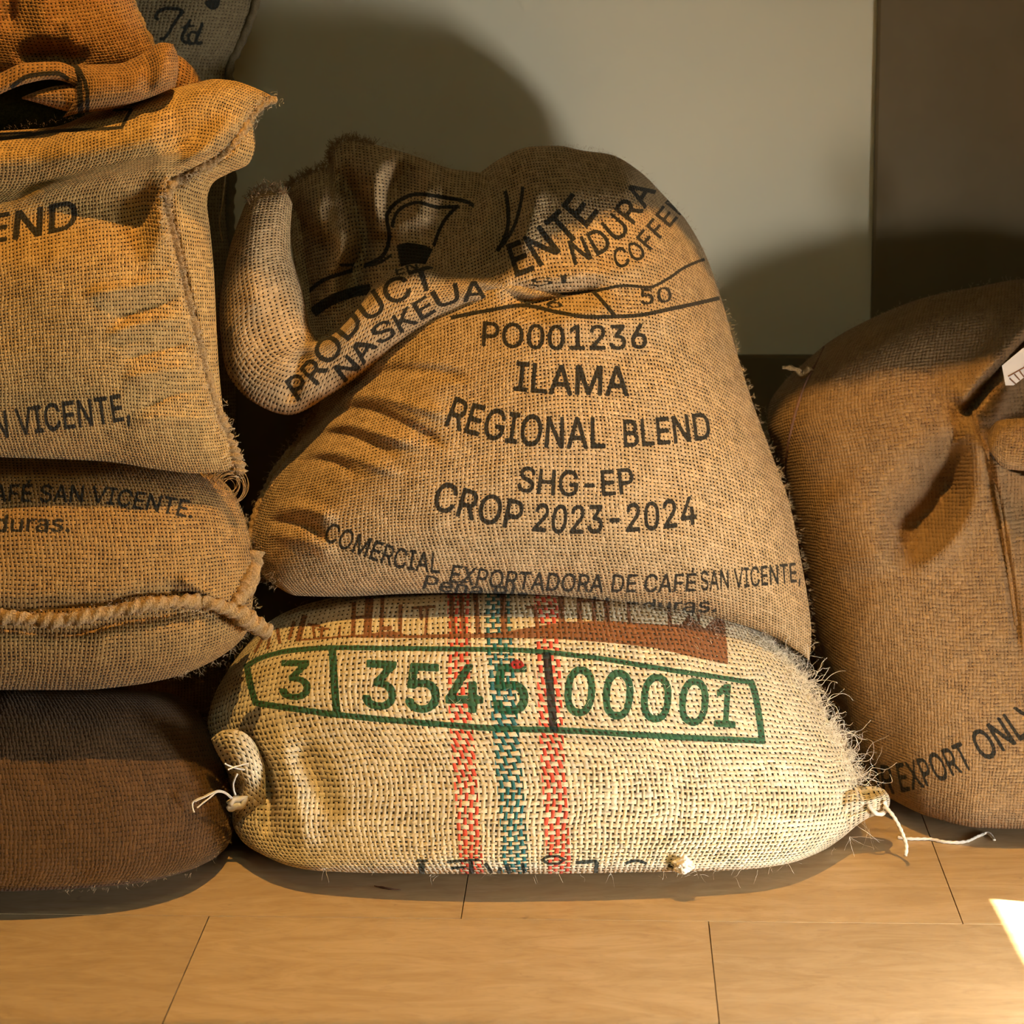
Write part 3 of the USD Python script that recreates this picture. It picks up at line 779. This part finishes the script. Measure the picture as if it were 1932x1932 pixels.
logo = [stroke([(577, 556), (611, 528), (664, 510), (726, 478), (735, 444), (729, 410), (748, 382), (788, 366), (835, 372), (884, 382), (915, 413), (928, 454), (925, 512)], 8),
        stroke([(740, 430), (751, 398), (788, 382), (829, 391), (866, 388)], 7), stroke([(866, 388), (835, 422), (819, 466)], 7), stroke([(590, 590), (640, 560), (700, 545)], 20),
        Polygon([(748, 462), (768, 457), (800, 462), (835, 478), (878, 508), (757, 512)]), stroke([(640, 500), (700, 500), (740, 480)], 6)]
N.put('gathered_neck', M['jute'], main, {'ink': logo})
FL = Patch(top=[(552, 385), (548, 470), (572, 560), (584, 620), (604, 648), (632, 636), (672, 588), (705, 540), (745, 508), (785, 498), (850, 512), (940, 520), (1020, 536), (1096, 546)],
           right=[(1096, 546), (1100, 551), (1097, 557)],
           bottom=[(455, 410), (428, 490), (414, 590), (424, 690), (472, 755), (545, 783), (620, 747), (700, 692), (760, 646), (830, 604), (890, 577), (960, 574), (1020, 571), (1097, 557)],
           left=[(552, 385), (530, 358), (495, 360), (466, 380), (455, 410)],
           depth=(3.93, 3.915, 3.885, 3.92), bulge=0.055, threads=(150, 22), res=2.2, power=(6, 2.3), seed=15, lumps=0.008,
           folds=[([(585, 650), (560, 700), (545, 770)], 16, -0.015), ([(880, 540), (930, 552), (1000, 570)], 10, -0.010), ([(500, 390), (480, 500), (480, 620)], 26, 0.010)])
ptxt = [text_on('PRODUCT', 44, [(560, 757), (598, 726), (636, 672), (676, 622), (722, 588), (768, 562), (826, 543)]), text_on('NASKEUA', 36, [(650, 722), (684, 690), (710, 656), (764, 624), (806, 598), (856, 572), (920, 566)]),
        text_on('EN', 18, [(748, 520), (790, 508)])]
FL.put('folded_flap', M['jute'], main, {'ink': ptxt})
for P_, path, n, L, sd in ((B, [(1295, 415), (1360, 560), (1420, 760), (1490, 952), (1526, 1140), (1530, 1235)], 700, 0.010, 31), (B, [(960, 292), (1050, 275), (1150, 291), (1250, 366), (1295, 415)], 320, 0.008, 32),
                           (N, [(540, 368), (590, 325), (618, 314), (628, 278), (655, 266), (690, 269), (850, 318)], 500, 0.009, 33)):
    fuzz_on(P_, 'fuzz', M['fibre'], main, path, n, L, sd, 4, 0.6)
for path, n, sd in (([(622, 300), (630, 277), (655, 265), (690, 268), (705, 272)], 260, 35), ([(540, 366), (548, 350), (575, 332), (617, 315)], 260, 36)):
    fuzz_on(N, 'frayed_hem', M['rope_brown'], main, path, n, 0.016, sd, 3, 0.35, thick=3.5)
fuzz_on(FL, 'frayed_hem', M['rope_brown'], main, [(466, 382), (490, 361), (515, 356), (540, 366)], 220, 0.014, 37, 4, 0.4, thick=3.5, out=(-0.1, -0.2, 1.0))
fuzz_on(B, 'fuzz', M['fibre'], main, [(522, 1106), (474, 1020), (520, 890), (600, 768)], 900, 0.011, 34, 6, 0.7)
seam_l = np.array([(604, 762), (585, 800), (560, 838), (538, 868), (512, 905), (490, 950), (476, 1000), (474, 1040)], float)
obj('side_seam', rope(at(seam_l[:, 0], seam_l[:, 1], B.depth(seam_l[:, 0], seam_l[:, 1]) - 0.004), 0.0055, twist=0.01, lump=0.35, seed=4), M['rope'], main, smooth=True)

# ---- left stack, from the floor up
L1 = Patch(top=[(-620, 1330), (-300, 1300), (0, 1296), (200, 1300), (320, 1306)], right=[(320, 1306), (372, 1340), (408, 1405), (432, 1470), (442, 1530), (436, 1582), (400, 1622)],
           bottom=[(-640, 1655), (-300, 1682), (0, 1682), (100, 1679), (250, 1667), (340, 1648), (400, 1622)], left=[(-620, 1330), (-680, 1500), (-640, 1655)],
           depth=(3.85, 3.88, 3.76, 3.6), bulge=0.165, foot=0.03, threads=(150, 50), res=3.2, power=(4, 2.5), seed=17, lumps=0.01, folds=[([(0, 1330), (180, 1345), (330, 1380)], 30, -0.012)])
lowest = thing('coffee_sack', 'plain brown jute sack without print, on the floor below the left stack', 'sack', base_of(0, 1680, 3.56))
L1.put('body', M['jute_brown'], lowest, {})
fuzz_on(L1, 'fuzz', M['fibre'], lowest, [(372, 1340), (432, 1470), (436, 1582), (340, 1648), (100, 1678)], 200, 0.008, 41, 4, 0.6)

L2 = Patch(top=[(-620, 900), (-300, 868), (0, 860), (200, 864), (330, 880), (410, 905)], right=[(410, 905), (445, 950), (466, 1010), (476, 1070), (476, 1130), (470, 1180), (440, 1222)],
           bottom=[(-640, 1270), (-300, 1300), (0, 1302), (150, 1302), (250, 1293), (330, 1277), (400, 1248), (440, 1222)], left=[(-620, 900), (-680, 1080), (-640, 1270)],
           depth=(3.80, 3.82, 3.74, 3.68), bulge=0.17, threads=(160, 62), res=2.8, power=(4, 2.5), seed=19, lumps=0.008,
           folds=[([(-300, 1180), (0, 1180), (120, 1186), (250, 1164), (380, 1150), (470, 1180)], 18, -0.022, 'ridge', 0.05), ([(-300, 1150), (0, 1148), (200, 1140), (300, 1122), (400, 1120)], 16, -0.010, 'ridge', 0.05),
                  ([(330, 1085), (390, 1118), (440, 1140)], 9, 0.010), ([(300, 1100), (370, 1128), (430, 1146)], 8, -0.008), ([(420, 930), (440, 1000), (450, 1080)], 10, -0.014)])
middle = thing('coffee_sack', 'jute sack with a thick corded seam along its front, second from the floor at left', 'sack', base_of(0, 1300, 3.66))
L2.put('body', M['jute_tan'], middle, {'ink': [text_on('CAFÉ SAN VICENTE.', 32, [(-45, 945), (0, 946), (100, 947), (180, 949), (260, 960), (362, 978)], shear=0.1), text_on('Honduras.', 32, [(-112, 1003), (0, 1003), (132, 1003)], shear=0.12)]})
sm = spline([(-500, 1150), (-200, 1163), (0, 1164), (100, 1171), (200, 1156), (300, 1138), (370, 1134), (430, 1149), (470, 1171), (507, 1194)], 60)
dz = L2.depth(sm[:, 0], sm[:, 1]) - 0.014
dz[-8:] = np.linspace(dz[-9], 3.69, 8)
obj('front_seam', rope(at(sm[:, 0], sm[:, 1], dz), np.r_[np.full(54, 0.0085), np.linspace(0.0095, 0.012, 4), 0.011, 0.009], twist=0.016, depth=0.16, sides=14, lump=0.4, step=0.0015, seed=7), M['rope'], middle, smooth=True)
sv = spline([(480, 1040), (474, 1080), (462, 1110), (444, 1140), (436, 1152)], 20)
obj('corner_seam', rope(at(sv[:, 0], sv[:, 1], L2.depth(sv[:, 0], sv[:, 1]) - 0.006), 0.0105, twist=0.014, depth=0.16, sides=14, lump=0.4, step=0.0015, seed=9), M['rope'], middle, smooth=True)
fuzz_on(L2, 'fuzz', M['fibre'], middle, [(-100, 1164), (100, 1172), (300, 1140), (430, 1150), (505, 1192)], 1500, 0.008, 42, 9, 0.7, lift=0.014, thick=1.6)
fuzz_on(L2, 'fuzz', M['fibre'], middle, [(445, 950), (476, 1070), (470, 1180), (440, 1222), (330, 1277)], 350, 0.010, 43, 5, 0.6)
# curled ball of frayed yarn at the sack's corner
r = np.random.default_rng(5)
c0 = L2.point(432, 915, 0.02)[0]
loops = []
for i in range(16):
    a = np.linspace(0, 2 * np.pi * r.uniform(0.7, 1.4), 22) + r.uniform(0, 6)
    R = r.uniform(0.009, 0.026)
    q = np.stack([np.cos(a) * R, np.sin(a * 1.0 + r.uniform(0, 1)) * R * 0.6, np.sin(a) * R], 1) + r.normal(0, 0.004, 3)
    loops.append(c0 + q)
curves('frayed_yarn', loops, [r.uniform(0.0005, 0.0012) for _ in loops], M['rope'], middle, kind='stuff')

L3 = Patch(top=[(-620, 300), (-300, 262), (-60, 250), (0, 247), (100, 240), (170, 214), (240, 191), (330, 166), (370, 156), (405, 149), (440, 152), (480, 165), (523, 187)], right=[(523, 187), (492, 210), (478, 242), (481, 275), (470, 308), (432, 327), (402, 345), (388, 382), (395, 450), (402, 530), (406, 620), (412, 710), (424, 800), (446, 884)],
           bottom=[(-640, 840), (-300, 858), (0, 863), (100, 866), (200, 871), (300, 886), (370, 893), (420, 890), (446, 884)], left=[(-620, 300), (-690, 600), (-640, 840)],
           depth=(3.80, 3.72, 3.72, 3.68), bulge=0.15, threads=(175, 112), res=2.6, power=(4, 2.8), seed=23, lumps=0.010,
           folds=[([(-200, 410), (60, 405), (200, 400), (310, 410)], 75, -0.048, 'ridge', 0.1), ([(-250, 300), (0, 296), (200, 276), (340, 240)], 45, 0.030, 'ridge', 0.1), ([(322, 350), (360, 322), (410, 296), (455, 250), (488, 208)], 11, -0.030, 'ridge', 0.1), ([(330, 330), (380, 290), (430, 240), (470, 200)], 22, 0.022),
                  ([(150, 560), (260, 540), (350, 520)], 14, 0.010), ([(200, 600), (290, 575), (352, 556)], 10, -0.008), ([(190, 640), (280, 610), (365, 600)], 12, 0.010), ([(220, 680), (310, 655), (376, 640)], 11, -0.009), ([(220, 720), (310, 700), (386, 690)], 12, 0.008),
                  ([(260, 770), (340, 740), (398, 735)], 10, -0.008), ([(240, 800), (340, 790), (415, 790)], 14, 0.008), ([(330, 360), (316, 385), (330, 450), (346, 520), (362, 590), (385, 680), (402, 745), (428, 830)], 9, -0.018, 'ridge', 0.08)])
upper = thing('coffee_sack', 'golden jute sack with a peaked corner and frayed sewn edge, in the left stack', 'sack', base_of(0, 862, 3.68))
L3.put('body', M['jute_gold'], upper, {'ink': [text_on('BLEND', 52, [(-140, 484), (0, 456), (70, 445), (146, 428)], shear=0.2), text_on('CAFÉ SAN VICENTE,', 50, [(-205, 846), (-60, 835), (0, 827), (100, 812), (200, 799), (247, 791)], shear=0.03),
                                          stroke([(-200, 268), (0, 262), (109, 247), (212, 242), (232, 240)], 7), stroke([(228, 244), (238, 224), (249, 205)], 7), stroke([(212, 208), (249, 206)], 5), stroke([(-100, 256), (0, 252), (60, 250)], 4)]})
se = spline([(455, 893), (430, 822), (402, 745), (385, 680), (362, 590), (346, 520), (330, 450), (316, 385), (322, 352), (360, 325), (410, 300), (450, 260), (476, 218), (500, 196), (520, 187)], 70)
de = L3.depth(se[:, 0], se[:, 1]) - 0.003
obj('sewn_edge', rope(at(se[:, 0], se[:, 1], de), np.r_[np.linspace(0.010, 0.006, 12), np.full(58, 0.0048)], twist=0.010, depth=0.25, sides=10, lump=0.5, seed=12), M['rope'], upper, smooth=True)
fuzz_on(L3, 'fuzz', M['fibre'], upper, [(455, 893), (430, 822), (402, 745), (385, 680), (346, 520), (316, 385), (322, 352)], 2200, 0.012, 44, 8, 0.6, lift=0.005, thick=1.5)
fuzz_on(L3, 'fuzz', M['fibre'], upper, [(322, 352), (410, 300), (450, 260), (500, 196), (523, 187)], 1000, 0.011, 45, 7, 0.6, lift=0.003, thick=1.5)
fuzz_on(L3, 'fuzz', M['fibre'], upper, [(0, 247), (170, 214), (330, 166), (410, 152)], 250, 0.007, 46, 4, 0.6)

top4 = thing('coffee_sack', 'open orange-lit jute sack with loosely folded cloth, topmost of the left stack', 'sack', base_of(0, 240, 3.72))
Patch(top=[(-260, -330), (0, -330), (150, -330), (230, -330)], right=[(230, -330), (238, -100), (248, -10), (268, 45), (300, 108)], bottom=[(-260, 180), (-100, 150), (0, 135), (100, 142), (200, 135), (300, 108)], left=[(-260, -330), (-300, 0), (-260, 180)],
      depth=(3.95, 3.92, 3.76, 3.76), bulge=0.07, threads=(80, 75), res=3.0, power=(4, 2.6), seed=31, lumps=0.014,
      folds=[([(10, -60), (18, 0), (15, 60)], 12, -0.035), ([(20, 110), (100, 105), (180, 120)], 20, -0.030), ([(60, -60), (80, 20), (90, 100)], 26, 0.014), ([(130, 20), (135, 80), (150, 120)], 14, 0.012)]).put('open_mouth', M['jute_orange_dimmed'], top4, {})
Patch(top=[(96, 128), (150, 122), (220, 120), (275, 98), (305, 80), (328, 84)], right=[(328, 84), (334, 120), (331, 163)], bottom=[(118, 222), (150, 214), (200, 208), (260, 192), (331, 163)], left=[(96, 128), (138, 160), (118, 222)],
      depth=(3.70, 3.70, 3.66, 3.66), bulge=0.055, threads=(40, 17), res=2.4, power=(5, 2.2), seed=33, lumps=0.006, folds=[([(268, 100), (280, 140), (272, 185)], 14, -0.010)]
      ).put('rolled_cuff', M['jute_orange_dimmed'], top4, {'ink': [stroke([(126, 118), (142, 135), (150, 165), (152, 222)], 11), stroke([(140, 120), (156, 145), (165, 180), (164, 216)], 8)]})
Patch(top=[(-120, 185), (-40, 160), (0, 138), (50, 118), (105, 116), (148, 132)], right=[(148, 132), (152, 150), (140, 162)], bottom=[(-120, 225), (-40, 200), (0, 178), (50, 158), (95, 150), (140, 162)], left=[(-120, 185), (-125, 205), (-120, 225)],
      depth=(3.68, 3.67, 3.65, 3.66), bulge=0.022, threads=(38, 7), res=2.2, power=(5, 2.2), seed=35, lumps=0.004).put('rolled_cuff', M['jute_orange_dimmed'], top4, {'ink': [stroke([(20, 166), (60, 142), (105, 138), (130, 150)], 9)]})
Patch(top=[(42, 183), (70, 172), (105, 162), (142, 158)], right=[(142, 158), (150, 190), (140, 214)], bottom=[(42, 187), (70, 194), (105, 205), (140, 214)], left=[(42, 183), (41, 185), (42, 187)],
      depth=(3.67, 3.66, 3.66, 3.67), bulge=0.02, threads=(15, 7), res=2.2, seed=37, lumps=0.004).put('inner_fold', M['jute_orange_dimmed'], top4, {})
Patch(top=[(300, 96), (335, 104), (358, 122), (380, 160)], right=[(380, 160), (382, 168), (380, 175)], bottom=[(295, 185), (330, 182), (380, 175)], left=[(300, 96), (298, 140), (295, 185)],
      depth=(3.78, 3.78, 3.76, 3.76), bulge=0.03, threads=(14, 13), res=2.4, seed=39, lumps=0.004).put('back_fold', M['jute_orange_dimmed'], top4, {})
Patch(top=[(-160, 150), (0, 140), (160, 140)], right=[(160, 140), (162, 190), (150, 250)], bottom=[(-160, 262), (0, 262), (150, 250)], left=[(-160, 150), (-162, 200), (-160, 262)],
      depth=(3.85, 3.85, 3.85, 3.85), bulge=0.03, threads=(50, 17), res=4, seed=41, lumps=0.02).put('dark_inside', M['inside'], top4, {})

q = np.array([(234, -120), (246, -10), (266, 44), (284, 78), (302, 108)], float)
obj('hem', rope(at(q[:, 0], q[:, 1], np.array([3.91, 3.88, 3.84, 3.80, 3.765])), 0.0042, twist=0.011, depth=0.25, lump=0.45, seed=21), M['rope_brown'], top4, smooth=True)

# ---- the sack standing behind the left stack
L5 = Patch(top=[(150, -300), (300, -310), (500, -290)], right=[(500, -290), (492, -60), (486, 0), (470, 50), (452, 92), (436, 124), (432, 160), (436, 250), (436, 330), (432, 400), (440, 480), (446, 900), (430, 1380)],
           bottom=[(150, 1395), (300, 1400), (430, 1380)], left=[(150, -300), (130, 400), (150, 1395)],
           depth=(4.30, 4.30, 4.28, 4.28), bulge=0.10, threads=(50, 270), res=4.0, power=(2.6, 4), seed=43, lumps=0.014, folds=[([(330, 100), (380, 130), (440, 130)], 26, -0.015)])
behind = thing('coffee_sack', 'dull olive jute sack with script lettering, standing behind the left stack', 'sack', base_of(300, 1400, 4.2))
ltd = [stroke([(300, 38), (293, 32), (299, 22), (315, 16), (335, 17), (345, 23), (338, 30), (328, 45), (318, 62), (306, 74), (300, 72)], 7), stroke([(360, 36), (350, 55), (343, 72), (350, 80), (360, 76)], 7), stroke([(340, 52), (368, 48)], 5),
       stroke([(383, 42), (376, 60), (370, 76), (374, 82), (383, 78)], 7), stroke([(374, 64), (364, 60), (355, 70), (357, 82), (366, 82), (372, 72)], 6), stroke([(392, 0), (402, 10), (408, -4)], 18), stroke([(240, -40), (300, -42), (380, -50)], 12)]
L5.put('body', M['jute_dull'], behind, {'ink': ltd})
sq = spline([(500, -290), (487, -60), (483, 0), (467, 50), (449, 92), (434, 124), (431, 160), (436, 250), (437, 330), (434, 400), (441, 480)], 50)
obj('side_seam', rope(at(sq[:, 0], sq[:, 1], 4.26), 0.0065, twist=0.02, depth=0.15, lump=0.3, seed=14), M['rope_dark'], behind, smooth=True)
lt = np.array([(425, 330), (420, 380), (414, 420), (420, 455)], float)
obj('loose_string', rope(at(lt[:, 0], lt[:, 1], 4.1), 0.0011, sides=6), M['rope'], behind, smooth=True)

# ---- the twill sack at the right
R1 = Patch(top=[(1521, 684), (1560, 648), (1650, 598), (1750, 560), (1850, 540), (1932, 527), (2010, 532), (2090, 580)], right=[(2090, 580), (2130, 900), (2135, 1300), (2090, 1490)],
           bottom=[(1575, 1385), (1610, 1452), (1640, 1484), (1690, 1512), (1750, 1540), (1850, 1562), (1930, 1564), (2020, 1545), (2090, 1490)],
           left=[(1521, 684), (1478, 722), (1450, 768), (1448, 800), (1468, 860), (1492, 960), (1515, 1080), (1540, 1250), (1575, 1385)],
           depth=(4.26, 4.28, 4.02, 3.98), bulge=0.21, foot=0.02, threads=(112, 150), res=2.8, power=(2.5, 2.6), seed=51, lumps=0.012,
           folds=[([(1815, 778), (1850, 730), (1900, 676), (1975, 600)], 22, 0.030, 'step', 0.12), ([(1960, 622), (1895, 688), (1845, 748), (1815, 790)], 10, -0.035, 'ridge', 0.12), ([(1806, 800), (1798, 870), (1780, 930), (1730, 990), (1655, 1040)], 44, -0.070, 'ridge', 0.25), ([(1790, 860), (1750, 950), (1680, 1015)], 80, -0.035, 'ridge', 0.3),
                  ([(1700, 1075), (1800, 1010), (1832, 930), (1828, 850), (1840, 790)], 26, 0.028, 'ridge', 0.25), ([(1850, 820), (1880, 960), (1905, 1100), (1925, 1250)], 8, -0.016, 'ridge', 0.15), ([(1870, 840), (1895, 960), (1920, 1100)], 10, 0.014),
                  ([(1888, 835), (1905, 790), (1935, 740), (2010, 700)], 36, -0.075, 'ridge', 0.08), ([(2010, 905), (1940, 890), (1892, 870), (1862, 835), (1846, 798), (1822, 780)], 20, 0.045, 'step', 0.15), ([(1900, 830), (1950, 800), (2020, 780)], 40, -0.05, 'ridge', 0.1), ([(1560, 900), (1620, 1000), (1640, 1100)], 60, 0.012)])
right = thing('coffee_sack', 'dark brown twill-woven jute sack reading EXPORT ONLY, standing at the right', 'sack', base_of(1850, 1562, 3.84))
R1.put('body', M['twill'], right, {'ink': [text_on('FOR', 52, [(1612, 1490), (1650, 1496), (1688, 1497)], shear=-0.25), text_on('EXPORT', 53, [(1700, 1494), (1730, 1488), (1785, 1469), (1838, 1447)], shear=-0.12), text_on('ONLY', 58, [(1856, 1437), (1890, 1418), (1930, 1394), (1972, 1366)], shear=-0.05)]})
Patch(top=[(1872, 812), (1890, 792), (1925, 788), (1980, 800)], right=[(1980, 800), (1990, 840), (1980, 890)], bottom=[(1868, 850), (1900, 885), (1980, 890)], left=[(1872, 812), (1864, 830), (1868, 850)],
      depth=(3.96, 3.96, 3.90, 3.90), bulge=0.03, threads=(24, 20), res=2.4, seed=58, lumps=0.006).put('inner_roll', M['twill'], right, {})
q = np.array([(1555, 655), (1538, 690), (1520, 722), (1505, 765), (1494, 805), (1486, 850), (1481, 892)], float)
obj('seam_stitching', rope(at(q[:, 0], q[:, 1], R1.depth(q[:, 0], q[:, 1]) - 0.001), 0.0022, twist=0.007, depth=0.3, lump=0.3), M['thread'], right, smooth=True)
q = np.array([(1838, 772), (1846, 815), (1862, 850), (1880, 920), (1894, 1000), (1906, 1090), (1918, 1180)], float)
obj('seam_stitching', rope(at(q[:, 0], q[:, 1], R1.depth(q[:, 0], q[:, 1]) - 0.002), 0.0030, twist=0.008, depth=0.3, lump=0.4, seed=3), M['rope_brown'], right, smooth=True)
q = np.array([(1476, 693), (1492, 694), (1504, 698), (1514, 708), (1526, 700), (1530, 694)], float)
obj('loose_yarn', rope(at(q[:, 0], q[:, 1], 4.14), [0.002, 0.004, 0.004, 0.005, 0.006, 0.005], lump=0.4, seed=6), M['rope'], right, smooth=True)
fuzz_on(R1, 'fuzz', M['fibre'], right, [(1490, 960), (1448, 790), (1521, 684), (1650, 598), (1850, 540), (1932, 527)], 420, 0.008, 52, 4, 0.6)
tagp = np.array([(1890, 690), (1928, 658), (1962, 640), (1972, 700), (1932, 712), (1912, 727), (1897, 727)], float)
yt = 3.93
P3 = at(tagp[:, 0], tagp[:, 1], yt)
pg = Polygon(P3[:, [0, 2]])
m = trimesh.creation.extrude_polygon(pg, 0.0008, engine='earcut')
m.vertices = np.stack([m.vertices[:, 0], yt - m.vertices[:, 2], m.vertices[:, 1]], 1)
tag_ = thing('paper_tag', 'small torn white paper tag tucked into the opening of the right sack', 'tag', P3.mean(0))
obj('paper', m, M['paper'], tag_)
for a, b in (((1905, 714), (1916, 724)), ((1914, 706), (1924, 717)), ((1923, 699), (1932, 711)), ((1932, 692), (1942, 707)), ((1902, 710), (1942, 688))):
    w = at(np.array([a[0], b[0]]), np.array([a[1], b[1]]), yt - 0.0012)
    obj('printed_line', rope(w, 0.0009, depth=0, lump=0.0, sides=6), M['thread'], tag_)

# ---- small things on the floor
q = floor_at(np.array([1694, 1720, 1750, 1785, 1805, 1822, 1845, 1862, 1876]), np.array([1583, 1586, 1586, 1592, 1593, 1591, 1581, 1575, 1588]))
q[:, 2] += 0.0024
st_ = thing('string', 'loose piece of pale twisted string lying on the floor before the right sack', 'string', q.mean(0) * [1, 1, 0])
obj('twisted_cord', rope(q, 0.0021, twist=0.009, seed=9, step=0.002), M['twine'], st_, smooth=True)
ic = trimesh.creation.icosphere(4, 0.012)
ic.vertices *= (1 + 0.9 * (meshkit.fbm(ic.vertices / 0.006, 3, 4) - 0.5))[:, None] * [1.1, 0.9, 0.85]
fp = C1.point(1291, 1633, 0.007)[0]
ic.vertices += fp
obj('lint_ball', ic, M['fibre_pale'], pale, smooth=True)
ls, w = fuzz_lines(np.array(ic.vertices), np.array(ic.vertex_normals), 160, 0.008, 61, 0.8)
curves('fuzz', ls, w, M['fibre_pale'], pale, kind='stuff')
q = floor_at(np.array([706, 722, 740, 757]), np.array([1673, 1676, 1679, 1680])); q[:, 2] += 0.0012
sp = thing('splinter', 'thin dark wood splinter on the floor in front of the striped sack', 'splinter', q.mean(0) * [1, 1, 0])
obj('sliver', rope(q, [0.0005, 0.0015, 0.0012, 0.0004], sides=6), M['thread'], sp, smooth=True)
